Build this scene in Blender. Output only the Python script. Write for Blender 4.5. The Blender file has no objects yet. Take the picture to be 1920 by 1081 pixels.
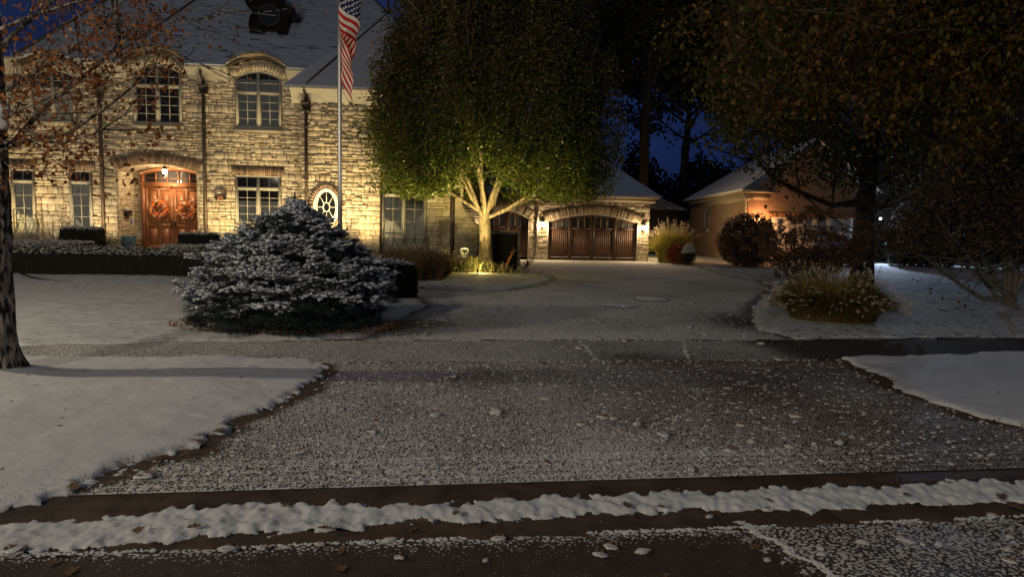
import bpy, math, random
import numpy as np
from math import radians as R, sin, cos, pi
from mathutils import Vector, Matrix
random.seed(7); rng = np.random.default_rng(7)
S = bpy.context.scene
C = S.collection
# ------------------------------------------------------------------ camera
CAMZ = 1.7; FPX = 1280.0; PIT = math.atan((540.5-425)/FPX); ROL = 0.02
_F = np.array([0, cos(PIT), -sin(PIT)]); _U0 = np.array([0, sin(PIT), cos(PIT)]); _R0 = np.array([1., 0, 0])
_R = cos(ROL)*_R0+sin(ROL)*_U0; _U = cos(ROL)*_U0-sin(ROL)*_R0
CAM = np.array([0, 0, CAMZ])
cd = bpy.data.cameras.new('camera'); cam = bpy.data.objects.new('camera', cd); C.objects.link(cam)
cd.sensor_width = 36; cd.lens = 36*FPX/1920; cd.clip_end = 2000; cd.clip_start = .05
mw = Matrix.Identity(4)
for i in range(3):
    mw[i][0] = _R[i]; mw[i][1] = _U[i]; mw[i][2] = -_F[i]; mw[i][3] = CAM[i]
cam.matrix_world = mw
S.camera = cam
def ray(px, py):
    return _F+_R*((px-960)/FPX)-_U*((py-540.5)/FPX)
def hit(px, py, P, N):
    d = ray(px, py); t = np.dot(np.asarray(P)-CAM, N)/np.dot(d, N); return CAM+d*t
def G(px, py, z=0.):           # pixel to ground point
    return hit(px, py, (0, 0, z), (0, 0, 1))
def D(px, py, Y):              # pixel at depth Y
    return hit(px, py, (0, Y, 0), (0, 1, 0))
# ------------------------------------------------------------------ world, exposure
W = bpy.data.worlds.new('World'); S.world = W; W.use_nodes = True
nt = W.node_tree; nt.nodes.clear()
def wn(t, **k):
    n = nt.nodes.new(t)
    for a, b in k.items(): setattr(n, a, b)
    return n
wo = wn('ShaderNodeOutputWorld'); wb = wn('ShaderNodeBackground'); tc = wn('ShaderNodeTexCoord'); sx = wn('ShaderNodeSeparateXYZ')
sky = wn('ShaderNodeTexSky', sky_type='NISHITA', sun_disc=False)
sky.sun_elevation = R(-4); sky.sun_rotation = R(200); sky.altitude = 200
# deep blue hour: night gradient, lighter and greyer high up and behind the camera, with faint cloud
cr = wn('ShaderNodeValToRGB'); cr.color_ramp.elements[0].position = 0.0; cr.color_ramp.elements[1].position = 1.0
cr.color_ramp.elements[0].color = (.0075, .0165, .064, 1); cr.color_ramp.elements[1].color = (.043, .049, .061, 1)
e = cr.color_ramp.elements.new(.45); e.color = (.0065, .013, .047, 1)
nz = wn('ShaderNodeTexNoise'); nz.inputs['Scale'].default_value = 5; nz.inputs['Detail'].default_value = 5
mc = wn('ShaderNodeMix', data_type='RGBA', blend_type='MULTIPLY'); mc.inputs[0].default_value = .6
mn = wn('ShaderNodeMapRange'); mn.inputs[1].default_value = .35; mn.inputs[2].default_value = .7; mn.inputs[3].default_value = .6; mn.inputs[4].default_value = 1.5
ma = wn('ShaderNodeMix', data_type='RGBA', blend_type='ADD'); ma.inputs[0].default_value = .12
L_ = nt.links.new
L_(tc.outputs['Generated'], sx.inputs[0]); L_(tc.outputs['Generated'], nz.inputs['Vector'])
m1 = wn('ShaderNodeMath', operation='MULTIPLY_ADD'); m1.inputs[1].default_value = -.35; L_(sx.outputs['Y'], m1.inputs[0])
m2 = wn('ShaderNodeMath', operation='MULTIPLY_ADD'); m2.inputs[1].default_value = .75; m2.inputs[2].default_value = .30
L_(sx.outputs['Z'], m2.inputs[0]); L_(m2.outputs[0], m1.inputs[2]); L_(m1.outputs[0], cr.inputs[0])
L_(nz.outputs['Fac'], mn.inputs[0]); L_(cr.outputs[0], mc.inputs[6]); L_(mn.outputs[0], mc.inputs[7])
L_(mc.outputs[2], ma.inputs[6]); L_(sky.outputs[0], ma.inputs[7]); L_(ma.outputs[2], wb.inputs[0]); L_(wb.outputs[0], wo.inputs[0])
wb.inputs[1].default_value = 1.0
S.view_settings.view_transform = 'Standard'; S.view_settings.look = 'None'; S.view_settings.exposure = 0; S.view_settings.gamma = 1
S.cycles.use_denoising = True; S.cycles.max_bounces = 5; S.cycles.diffuse_bounces = 3; S.cycles.transmission_bounces = 3; S.cycles.transparent_max_bounces = 6
S.cycles.sample_clamp_indirect = 4.0; S.cycles.caustics_reflective = False; S.cycles.caustics_refractive = False
def lamp(name, kind, loc, power, color, size=.1, target=None, angle=90, blend=.6, parent=None):
    ld = bpy.data.lights.new(name, kind); ld.energy = power; ld.color = color
    if kind != 'SUN': ld.shadow_soft_size = size
    o = bpy.data.objects.new(name, ld); C.objects.link(o); o.location = loc
    if kind == 'SPOT': ld.spot_size = R(angle); ld.spot_blend = blend
    if target is not None:
        o.rotation_euler = (Vector(target)-Vector(loc)).to_track_quat('-Z', 'Y').to_euler()
    return o
# the street lamp that throws the trunk's shadow to the right, the one thing that lights the snow
lamp('unseen_lamp', 'POINT', (-11.4, 6.45, 4.9), 980, (1, .86, .66), .08)
# unseen fill lamp added behind the camera to light the fronts
lamp('unseen_lamp', 'POINT', (-10, -14, 9.5), 5200, (1, .87, .69), .3)
# ------------------------------------------------------------------ noise
def _h(ix, iy, s):
    n = (ix.astype(np.int64)*374761393+iy.astype(np.int64)*668265263+s*1442695041) & 0x7fffffff
    n = (n ^ (n >> 13))*1274126177 & 0x7fffffff
    return ((n ^ (n >> 16)) & 0xffff)/65535.
def vn(x, y, s=0):
    ix = np.floor(x); iy = np.floor(y); fx = x-ix; fy = y-iy; fx = fx*fx*(3-2*fx); fy = fy*fy*(3-2*fy)
    a = _h(ix, iy, s); b = _h(ix+1, iy, s); c = _h(ix, iy+1, s); d = _h(ix+1, iy+1, s)
    return (a*(1-fx)+b*fx)*(1-fy)+(c*(1-fx)+d*fx)*fy
def fbm(x, y, o=3, s=0):
    x = np.asarray(x, float); y = np.asarray(y, float); r = 0; a = .5; t = 0
    for i in range(o):
        r = r+a*vn(x, y, s+i); t += a; a *= .5; x = x*2.03+17; y = y*2.03+5
    return r/t*2-1
# ------------------------------------------------------------------ materials
MATS = {}
def mat(name, col, rough=.8, var=.15, scale=4., bump=.0, bscale=30., metal=0., emit=0., island=None, trans=0., spec=.3, noisecol=None, thr=(.45, .6), detail=4, stretch=None):
    if name in MATS: return MATS[name]
    m = bpy.data.materials.new(name); m.use_nodes = True; t = m.node_tree; N = t.nodes; L = t.links.new
    p = N['Principled BSDF']; p.inputs['Roughness'].default_value = rough; p.inputs['Metallic'].default_value = metal
    p.inputs['Specular IOR Level'].default_value = spec
    tc = N.new('ShaderNodeTexCoord'); src = tc.outputs['Object']
    if stretch:
        mp = N.new('ShaderNodeMapping'); mp.inputs['Scale'].default_value = stretch; L(src, mp.inputs[0]); src = mp.outputs[0]
    nz = N.new('ShaderNodeTexNoise'); nz.inputs['Scale'].default_value = scale; nz.inputs['Detail'].default_value = detail; L(src, nz.inputs['Vector'])
    if island:
        ge = N.new('ShaderNodeNewGeometry'); rp = N.new('ShaderNodeValToRGB'); e = rp.color_ramp.elements
        e[0].color = (*island[0], 1); e[0].position = 0; e[1].color = (*island[-1], 1); e[1].position = 1
        for i, c in enumerate(island[1:-1]):
            q = e.new((i+1)/(len(island)-1)); q.color = (*c, 1)
        L(ge.outputs['Random Per Island'], rp.inputs[0]); base = rp.outputs[0]
    else:
        rg = N.new('ShaderNodeRGB'); rg.outputs[0].default_value = (*col, 1); base = rg.outputs[0]
    mr = N.new('ShaderNodeMapRange'); mr.inputs[1].default_value = .3; mr.inputs[2].default_value = .7
    mr.inputs[3].default_value = 1-var; mr.inputs[4].default_value = 1+var; L(nz.outputs['Fac'], mr.inputs[0])
    mx = N.new('ShaderNodeMix'); mx.data_type = 'RGBA'; mx.blend_type = 'MULTIPLY'; mx.inputs[0].default_value = 1
    L(base, mx.inputs[6]); L(mr.outputs[0], mx.inputs[7]); out = mx.outputs[2]
    if noisecol:
        n3 = N.new('ShaderNodeTexNoise'); n3.inputs['Scale'].default_value = scale*2.3; n3.inputs['Detail'].default_value = 6; L(src, n3.inputs['Vector'])
        m3 = N.new('ShaderNodeMapRange'); m3.inputs[1].default_value = thr[0]; m3.inputs[2].default_value = thr[1]; L(n3.outputs['Fac'], m3.inputs[0])
        m4 = N.new('ShaderNodeMix'); m4.data_type = 'RGBA'; L(m3.outputs[0], m4.inputs[0]); L(out, m4.inputs[6]); m4.inputs[7].default_value = (*noisecol, 1); out = m4.outputs[2]
    L(out, p.inputs['Base Color'])
    if bump:
        nb = N.new('ShaderNodeTexNoise'); nb.inputs['Scale'].default_value = bscale; nb.inputs['Detail'].default_value = 4; L(src, nb.inputs['Vector'])
        bp = N.new('ShaderNodeBump'); bp.inputs['Strength'].default_value = min(1, bump); bp.inputs['Distance'].default_value = .03; L(nb.outputs['Fac'], bp.inputs['Height']); L(bp.outputs[0], p.inputs['Normal'])
    if emit:
        L(out, p.inputs['Emission Color']); p.inputs['Emission Strength'].default_value = emit
    if trans:
        tr = N.new('ShaderNodeBsdfTranslucent'); L(out, tr.inputs['Color']); ms = N.new('ShaderNodeMixShader'); ms.inputs[0].default_value = trans
        L(p.outputs[0], ms.inputs[1]); L(tr.outputs[0], ms.inputs[2]); L(ms.outputs[0], N['Material Output'].inputs[0])
    MATS[name] = m; return m
def frost_mat(name, wet, frost, scale=55., rough=.62, pav=None, chunk=1.3):
    """pavement with icy crumbs of snow: the mesh attribute 'frost' says how much lies where"""
    m = bpy.data.materials.new(name); m.use_nodes = True; t = m.node_tree; N = t.nodes; L = t.links.new; p = N['Principled BSDF']
    at = N.new('ShaderNodeAttribute'); at.attribute_name = 'frost'
    tc = N.new('ShaderNodeTexCoord'); src = tc.outputs['Object']
    def noise(sc, det, r=.6):
        n = N.new('ShaderNodeTexNoise'); n.inputs['Scale'].default_value = sc; n.inputs['Detail'].default_value = det; n.inputs['Roughness'].default_value = r; L(src, n.inputs['Vector']); return n.outputs['Fac']
    def mth(op, a, b=None, c=None):
        n = N.new('ShaderNodeMath'); n.operation = op
        for i, v in enumerate((a, b, c)):
            if v is None: continue
            if isinstance(v, (int, float)): n.inputs[i].default_value = v
            else: L(v, n.inputs[i])
        return n.outputs[0]
    n1 = noise(scale, 3, .7); n2 = noise(scale*.16, 4); n3 = noise(1.1, 4)
    vr = N.new('ShaderNodeTexVoronoi'); vr.inputs['Scale'].default_value = scale*.72; L(src, vr.inputs['Vector'])
    v = mth('ADD', mth('MULTIPLY', mth('SUBTRACT', n1, .5), 1.2), mth('MULTIPLY', mth('SUBTRACT', n2, .5), .55))
    v = mth('ADD', v, mth('MULTIPLY', mth('SUBTRACT', vr.outputs['Distance'], .42), -chunk))
    v = mth('ADD', v, mth('MULTIPLY', mth('SUBTRACT', n3, .5), .35))
    cov = mth('SUBTRACT', at.outputs['Fac'], .5)
    if pav:
        uv = N.new('ShaderNodeUVMap'); br = N.new('ShaderNodeTexBrick'); L(uv.outputs[0], br.inputs['Vector'])
        br.inputs['Scale'].default_value = 1; br.inputs['Brick Width'].default_value = pav[0]; br.inputs['Row Height'].default_value = pav[1]
        br.inputs['Mortar Size'].default_value = .012; br.inputs['Mortar Smooth'].default_value = .35
        a2 = N.new('ShaderNodeAttribute'); a2.attribute_name = 'joint'
        jn = mth('MULTIPLY', mth('MULTIPLY', br.outputs['Fac'], a2.outputs['Fac']), mth('ADD', mth('MULTIPLY', n2, 1.6), -.35))
        cov = mth('ADD', cov, jn)
    s = mth('ADD', v, cov)
    mk = N.new('ShaderNodeMapRange'); mk.inputs[1].default_value = -.05; mk.inputs[2].default_value = .14; L(s, mk.inputs[0])
    wc = N.new('ShaderNodeMix'); wc.data_type = 'RGBA'; L(n2, wc.inputs[0]); wc.inputs[6].default_value = (*[c*.55 for c in wet], 1); wc.inputs[7].default_value = (*[c*1.5 for c in wet], 1)
    mx = N.new('ShaderNodeMix'); mx.data_type = 'RGBA'; L(mk.outputs[0], mx.inputs[0]); L(wc.outputs[2], mx.inputs[6]); mx.inputs[7].default_value = (*frost, 1)
    L(mx.outputs[2], p.inputs['Base Color'])
    rr = N.new('ShaderNodeMapRange'); rr.inputs[3].default_value = rough; rr.inputs[4].default_value = .85; L(mk.outputs[0], rr.inputs[0]); L(rr.outputs[0], p.inputs['Roughness'])
    bp = N.new('ShaderNodeBump'); bp.inputs['Strength'].default_value = .8; bp.inputs['Distance'].default_value = .012
    L(mth('ADD', mk.outputs[0], mth('MULTIPLY', n1, .5)), bp.inputs['Height']); L(bp.outputs[0], p.inputs['Normal']); p.inputs['Specular IOR Level'].default_value = .07
    MATS[name] = m; return m
SNOW = mat('snow', (.66, .665, .65), .75, .07, 2.2, .35, 11, spec=.25)
SNOWT = mat('thin_snow', (.56, .57, .55), .85, .12, 4, .6, 16, noisecol=(.16, .15, .11), thr=(.53, .66), spec=.2)
SNOWR = mat('snow_rough', (.58, .58, .57), .8, .14, 3, .5, 7, noisecol=(.38, .36, .32), thr=(.52, .72), spec=.2)
# ------------------------------------------------------------------ mesh builder
ROOT = {}
class MB:
    def __init__(s): s.v = []; s.f = []; s.n = 0; s.mi = []
    def add(s, V, F, mi=0):
        V = np.asarray(V, float).reshape(-1, 3); F = np.asarray(F, int)
        if F.ndim == 1: F = F.reshape(1, -1)
        s.v.append(V); s.f.append(F+s.n); s.mi.append(np.full(len(F), mi) if np.isscalar(mi) else np.asarray(mi)); s.n += len(V); return s
    def poly(s, pts, mi=0): return s.add(pts, [list(range(len(pts)))], mi)
    def box(s, P, x0, x1, y0, y1, z0, z1, mi=0):      # P: Plane frame; x along u, y along n (out), z up
        V = [P.p(x, z, y) for x in (x0, x1) for y in (y0, y1) for z in (z0, z1)]
        return s.add(V, [[0, 1, 3, 2], [4, 6, 7, 5], [0, 4, 5, 1], [2, 3, 7, 6], [0, 2, 6, 4], [1, 5, 7, 3]], mi)
    def prism(s, P, pts, d0, d1, mi=0):               # outline (u,z) extruded from d0 to d1
        n = len(pts); V = [P.p(a, b, d0) for a, b in pts]+[P.p(a, b, d1) for a, b in pts]
        s.add(V, [list(range(n))], mi); s.f[-1] = s.f[-1]; base = s.n-2*n
        s.f.append(np.array([[base+n+i for i in range(n)][::-1]])); s.mi.append(np.array([mi]))
        s.f.append(np.array([[base+i, base+(i+1) % n, base+n+(i+1) % n, base+n+i] for i in range(n)])); s.mi.append(np.full(n, mi)); return s
    def tube(s, pts, rad, k=7, mi=0, cap=True, wob=0.):
        pts = np.asarray(pts, float); n = len(pts); rad = np.broadcast_to(rad, (n,)).astype(float)
        T = np.gradient(pts, axis=0); T /= (np.linalg.norm(T, axis=1, keepdims=True)+1e-9)
        a = np.array([0, 0, 1.]) if abs(T[0][2]) < .9 else np.array([1., 0, 0])
        V = []
        x = np.cross(T[0], a); x /= np.linalg.norm(x)
        for i in range(n):
            x = x-T[i]*np.dot(x, T[i]); x /= (np.linalg.norm(x)+1e-9); y = np.cross(T[i], x)
            for j in range(k):
                t = 2*pi*j/k; r = rad[i]*(1+(random.uniform(-wob, wob) if wob else 0)); V.append(pts[i]+(x*cos(t)+y*sin(t))*r)
        F = [[i*k+j, i*k+(j+1) % k, (i+1)*k+(j+1) % k, (i+1)*k+j] for i in range(n-1) for j in range(k)]
        s.add(V, F, mi)
        if cap:
            b = s.n-n*k; s.f.append(np.array([[b+j for j in range(k)][::-1]])); s.mi.append(np.array([mi]))
            s.f.append(np.array([[b+(n-1)*k+j for j in range(k)]])); s.mi.append(np.array([mi]))
        return s
    def lathe(s, c, prof, k=20, mi=0):                # prof: (r,z)
        V = [(c[0]+r*cos(2*pi*j/k), c[1]+r*sin(2*pi*j/k), c[2]+z) for r, z in prof for j in range(k)]; n = len(prof)
        return s.add(V, [[i*k+j, i*k+(j+1) % k, (i+1)*k+(j+1) % k, (i+1)*k+j] for i in range(n-1) for j in range(k)], mi)
    def blobs(s, cen, rad, mi=0, wob=.25, lo=0):   # many lumpy little spheroids
        V0, F0 = ICO0 if lo else ICO; cen = np.asarray(cen, float).reshape(-1, 3); n = len(cen); rad = np.broadcast_to(np.asarray(rad, float).reshape(-1, 1) if np.ndim(rad) == 1 else rad, (n, 3))
        V = V0[None]*(1+rng.uniform(-wob, wob, (n, len(V0), 1)))*rad[:, None, :]+cen[:, None, :]
        F = F0[None]+(np.arange(n)*len(V0))[:, None, None]
        return s.add(V.reshape(-1, 3), F.reshape(-1, 3), mi)
    def leaves(s, cen, L, Wd, mi=0, dirs=None, up=None, spread=1.):
        cen = np.asarray(cen, float); n = len(cen)
        a = rng.normal(size=(n, 3))
        if dirs is not None: a = dirs+a*spread
        a /= np.linalg.norm(a, axis=1, keepdims=True)+1e-9
        b = rng.normal(size=(n, 3)) if up is None else up+rng.normal(size=(n, 3))*.5
        b = np.cross(a, b); b /= np.linalg.norm(b, axis=1, keepdims=True)+1e-9
        L = np.broadcast_to(L, (n,))[:, None]*rng.uniform(.65, 1.25, (n, 1)); Wd = np.broadcast_to(Wd, (n,))[:, None]*rng.uniform(.7, 1.2, (n, 1))
        V = np.stack([cen-a*L*.5, cen+b*Wd*.5-a*L*.05, cen+a*L*.5, cen-b*Wd*.5-a*L*.05], 1).reshape(-1, 3)
        F = (np.arange(n)*4)[:, None]+np.arange(4)[None]
        return s.add(V, F, mi)
    def needles(s, cen, dirs, L, Wd, mi=0):
        n = len(cen); b = np.cross(dirs, rng.normal(size=(n, 3))); b /= np.linalg.norm(b, axis=1, keepdims=True)+1e-9
        L = np.broadcast_to(L, (n,))[:, None]; Wd = np.broadcast_to(Wd, (n,))[:, None]
        V = np.stack([cen-b*Wd*.5, cen+b*Wd*.5, cen+dirs*L], 1).reshape(-1, 3)
        return s.add(V, (np.arange(n)*3)[:, None]+np.arange(3)[None], mi)
    def build(s, name, mats, parent=None, smooth=False, attrs=None, uv=None, **tags):
        me = bpy.data.meshes.new(name); V = np.concatenate(s.v)
        if parent is not None: V = V-np.asarray(ROOT[parent.name])
        me.vertices.add(len(V)); me.vertices.foreach_set('co', V.astype(np.float32).ravel())
        tot = np.concatenate([np.full(len(f), f.shape[1]) for f in s.f]); idx = np.concatenate([f.ravel() for f in s.f]); st = np.concatenate([[0], np.cumsum(tot)[:-1]])
        me.loops.add(len(idx)); me.loops.foreach_set('vertex_index', idx.astype(np.int32))
        me.polygons.add(len(tot)); me.polygons.foreach_set('loop_start', st.astype(np.int32)); me.polygons.foreach_set('loop_total', tot.astype(np.int32))
        me.polygons.foreach_set('material_index', np.concatenate(s.mi).astype(np.int32))
        if smooth: me.polygons.foreach_set('use_smooth', np.ones(len(tot), bool))
        for m in (mats if isinstance(mats, (list, tuple)) else [mats]): me.materials.append(m)
        me.update(calc_edges=True)
        if attrs:
            for k, a in attrs.items():
                at = me.attributes.new(k, 'FLOAT', 'POINT'); at.data.foreach_set('value', np.asarray(a, np.float32))
        if uv is not None:
            ul = me.uv_layers.new(name='UVMap'); ul.data.foreach_set('uv', np.asarray(uv, np.float32)[idx].ravel())
        o = bpy.data.objects.new(name, me); C.objects.link(o)
        if parent is not None: o.parent = parent; ROOT[o.name] = ROOT[parent.name]
        else: ROOT[o.name] = (0, 0, 0)
        for k, a in tags.items(): o[k] = a
        return o
def ico():
    t = (1+5**.5)/2; V = np.array([(-1, t, 0), (1, t, 0), (-1, -t, 0), (1, -t, 0), (0, -1, t), (0, 1, t), (0, -1, -t), (0, 1, -t), (t, 0, -1), (t, 0, 1), (-t, 0, -1), (-t, 0, 1)], float)
    F = [(0, 11, 5), (0, 5, 1), (0, 1, 7), (0, 7, 10), (0, 10, 11), (1, 5, 9), (5, 11, 4), (11, 10, 2), (10, 7, 6), (7, 1, 8), (3, 9, 4), (3, 4, 2), (3, 2, 6), (3, 6, 8), (3, 8, 9), (4, 9, 5), (2, 4, 11), (6, 2, 10), (8, 6, 7), (9, 8, 1)]
    V /= np.linalg.norm(V[0]); V = [tuple(v) for v in V]; mid = {}; F2 = []
    global ICO0; ICO0 = (np.array(V), np.array(F))
    def m(a, b):
        k = (min(a, b), max(a, b))
        if k not in mid:
            p = np.array(V[a])+np.array(V[b]); V.append(tuple(p/np.linalg.norm(p))); mid[k] = len(V)-1
        return mid[k]
    for a, b, c in F:
        x, y, z = m(a, b), m(b, c), m(c, a); F2 += [(a, x, z), (b, y, x), (c, z, y), (x, y, z)]
    return np.array(V), np.array(F2)
ICO = ico()
def thing(name, loc, label, cat, group=None):
    o = bpy.data.objects.new(name, None); C.objects.link(o); o.location = tuple(loc); o.empty_display_size = .1
    ROOT[o.name] = tuple(float(a) for a in loc); o['label'] = label; o['category'] = cat
    if group: o['group'] = group
    return o
def light_under(parent, *a, **k):
    o = lamp(*a, **k); o.parent = parent; o.location = Vector(o.location)-Vector(ROOT[parent.name]); return o
class Plane:
    def __init__(s, O, deg): s.O = np.array([O[0], O[1], 0.]); s.u = np.array([cos(R(deg)), sin(R(deg)), 0]); s.n = np.array([sin(R(deg)), -cos(R(deg)), 0])
    def p(s, u, z=0., d=0.): return s.O+s.u*u+s.n*d+np.array([0, 0, z])
    def uz(s, px, py, d=0.):
        h = hit(px, py, s.O+s.n*d, s.n); return float(np.dot(h-s.O, s.u)), float(h[2])
# ------------------------------------------------------------------ signed distance and height-field sheets
def sdist(X, Y, poly):
    """positive inside"""
    poly = np.asarray(poly, float); d = np.full(X.shape, 1e9); ins = np.zeros(X.shape, bool); n = len(poly)
    for i in range(n):
        ax, ay = poly[i]; bx, by = poly[(i+1) % n]; ex, ey = bx-ax, by-ay; L2 = ex*ex+ey*ey+1e-12
        t = np.clip(((X-ax)*ex+(Y-ay)*ey)/L2, 0, 1); d = np.minimum(d, (X-ax-t*ex)**2+(Y-ay-t*ey)**2)
        c = ((ay > Y) != (by > Y)) & (X < (bx-ax)*(Y-ay)/((by-ay) if by != ay else 1e-12)+ax); ins ^= c
    d = np.sqrt(d); return np.where(ins, d, -d)
def chaikin(p, n=2):
    p = np.asarray(p, float)
    for _ in range(n):
        q = np.roll(p, -1, 0); p = np.stack([p*.75+q*.25, p*.25+q*.75], 1).reshape(-1, 2)
    return p
def sheet(poly, res, zfn, edge=(.03, 6.), xcut=None):
    """snow lying inside the outline: ragged, thick-edged; zfn(x,y,sd)->z"""
    poly = np.asarray(poly); x0, y0 = poly.min(0)-res*3; x1, y1 = poly.max(0)+res*3
    X, Y = np.meshgrid(np.arange(x0, x1, res), np.arange(y0, y1, res)); sd = sdist(X, Y, poly)
    near = np.abs(sd) < .6
    e = edge[0]*(fbm(X*edge[1], Y*edge[1], 3, 11)*1.6+fbm(X*edge[1]*.23, Y*edge[1]*.23, 2, 5)*1.5)
    sd = sd+np.where(near, e*np.clip(1-np.abs(sd)/.6, 0, 1), 0)
    gy, gx = np.gradient(sd, res); gl = np.sqrt(gx*gx+gy*gy)+1e-6; out = sd < 0
    mv = np.where(out & (sd > -1.6*res), -sd, 0); Xm = X+gx/gl*mv; Ym = Y+gy/gl*mv; sd2 = np.where(mv > 0, 0, sd)
    Z = zfn(Xm, Ym, np.maximum(sd2, 0)); Z = np.where(out, zfn(Xm, Ym, np.zeros_like(sd2)), Z)
    use = sd > -1.6*res; ny, nx = X.shape; q = use[:-1, :-1] & use[1:, :-1] & use[:-1, 1:] & use[1:, 1:]
    q &= (sd[:-1, :-1] > 0) | (sd[1:, :-1] > 0) | (sd[:-1, 1:] > 0) | (sd[1:, 1:] > 0)
    idx = np.arange(ny*nx).reshape(ny, nx); F = np.stack([idx[:-1, :-1][q], idx[:-1, 1:][q], idx[1:, 1:][q], idx[1:, :-1][q]], 1)
    u, inv = np.unique(F, return_inverse=True); V = np.stack([Xm.ravel(), Ym.ravel(), Z.ravel()], 1)[u]
    m = MB(); m.add(V, inv.reshape(F.shape)); return m, V
def gridsheet(x0, x1, y0, y1, rx, ry, z=0.):
    xs = np.arange(x0, x1+rx*.5, rx); ys = np.arange(y0, y1+ry*.5, ry); X, Y = np.meshgrid(xs, ys); ny, nx = X.shape
    idx = np.arange(ny*nx).reshape(ny, nx); F = np.stack([idx[:-1, :-1].ravel(), idx[:-1, 1:].ravel(), idx[1:, 1:].ravel(), idx[1:, :-1].ravel()], 1)
    return X, Y, F
# ================================================================== THE GROUND
def sm(t): t = np.clip(t, 0, 1); return t*t*(3-2*t)
def zg(x, y):
    x = np.asarray(x, float); y = np.asarray(y, float)
    return .46*sm((y-16.5)/7.5)*sm((-3.2-x)/3.)
RDU = np.array([cos(R(7.5)), sin(R(7.5))]); RDN = np.array([-sin(R(7.5)), cos(R(7.5))]); RD0 = np.array([0, 3.70])
def rd(s, t): return RD0+RDU*s+RDN*t          # s along the kerb, t away from the street
def rdst(X, Y): dx = X-RD0[0]; dy = Y-RD0[1]; return dx*RDU[0]+dy*RDU[1], dx*RDN[0]+dy*RDN[1]
def Gp(l): return [tuple(G(a, b)[:2]) for a, b in l]
verge_l = Gp([(590, 679), (608, 690), (603, 706), (570, 735), (500, 770), (445, 790), (430, 808), (385, 824), (365, 844), (300, 854), (240, 874), (200, 894), (130, 919), (60, 944), (0, 954)])+[(-11.9, 2.70), (-12.5, 7.4)]+Gp([(45, 669), (300, 671), (520, 672)])
verge_r = Gp([(1587, 674), (1640, 702), (1700, 737), (1770, 759), (1850, 787), (1925, 805)])+[(7.6, 5.45), (15, 6.4), (15, 10.85)]+Gp([(1920, 662)])
yard_l = [(-32, 33), (-32, 5.6)]+Gp([(45, 650), (340, 641), (480, 640), (640, 637), (690, 633), (722, 615), (760, 592), (798, 572), (785, 561), (735, 550), (776, 530), (800, 541), (860, 544), (950, 544), (1012, 534), (1036, 522), (1012, 509), (985, 497)])+[(-1.2, 30), (-1.5, 33)]
yard_r = Gp([(1920, 632), (1700, 634), (1491, 635), (1433, 618), (1410, 602), (1404, 584), (1425, 562), (1452, 540), (1425, 526), (1366, 517), (1312, 499)])+[(8.6, 35.6), (7.6, 36.6), (7.9, 45), (8, 70), (70, 70), (70, 19.5)]
def stag(o, **k):
    for a, b in k.items(): o[a] = b
    return o
m = MB(); m.poly([(-700, -60, -.09), (700, -60, -.09), (700, 1200, -.09), (-700, 1200, -.09)])
m.build('ground', mat('far_ground', (.28, .28, .30), .95, .3, .2), kind='structure')
# --- snow sheets
def snow_z(T, w, mound=0., zf=None, lump=.006):
    def f(x, y, sd):
        b = zf(x, y) if zf else 0.
        h = T*np.sqrt(np.clip(sd/w, 0, 1))*(1+.25*fbm(x*3, y*3, 2, 4))
        return b+h+lump*(fbm(x*6, y*6, 3, 9)+.6)*np.clip(sd/w, 0, 1)+mound*sm(sd/1.6)*(fbm(x*.55+3, y*.55, 2, 21)+.35)
    return f
def vl(x, y, sd):
    z = snow_z(.038, .09, .04)(x, y, sd); r = np.hypot(x+5.42, y-7.02)
    return z+.09*np.exp(-(r/.42)**2)
m, _ = sheet(verge_l, .026, vl, (.07, 12)); m.build('snow_verge', [SNOW], smooth=True, kind='structure')
m, _ = sheet(verge_r, .035, snow_z(.045, .08, .03), (.07, 6)); m.build('snow_verge', [SNOW], smooth=True, kind='structure')
m, _ = sheet(yard_l, .09, snow_z(.03, .15, .04, zg, .012), (.06, 5)); m.build('snow_lawn', [SNOWR], smooth=True, kind='structure')
m, _ = sheet(yard_r, .12, snow_z(.03, .15, .05, None, .02), (.09, 4)); m.build('snow_lawn', [SNOWT], smooth=True, kind='structure')
# --- street
def pmask(X, Y):
    """bare wet concrete near the snow edges"""
    f = np.zeros_like(X)
    d = np.minimum(np.abs(sdist(X, Y, verge_l)), np.abs(sdist(X, Y, verge_r)))
    d = d-.10*fbm(X*2.2, Y*2.2, 2, 3)
    f = np.maximum(f, 1-sm((d-.06)/.16))
    return f
AS = frost_mat('street_asphalt', (.070, .054, .042), (.72, .70, .66), 60, .42)
X, Y, F = gridsheet(-14, 14, -9, 6, .06, .06)
s, t = rdst(X, Y)
keep = t < .02
right = sm((s-1.30-(-t)*.35)/.12)*(1-sm((s-3.05-(-t)*.9)/.08))
fr = np.maximum(.78*np.exp(-np.maximum(-t-.02, 0)/(.10+.05*fbm(s, t, 2, 8)+.03*(s > .2)))*sm((s+4)/2), right*(.60+.10*fbm(X*1.5, Y*1.5, 2, 2)))
fr = np.clip(fr, 0.06, .85)
ridge = np.exp(-((s-1.30+t*.35)/.02)**2); fr = np.maximum(fr, ridge*1.0)
m = MB(); inside = keep.ravel()[F].all(1)
m.add(np.stack([X.ravel(), Y.ravel(), np.full(X.size, -.035)], 1), F[inside]); m.build('street', AS, attrs={'frost': fr.ravel()}, kind='structure')
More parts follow.
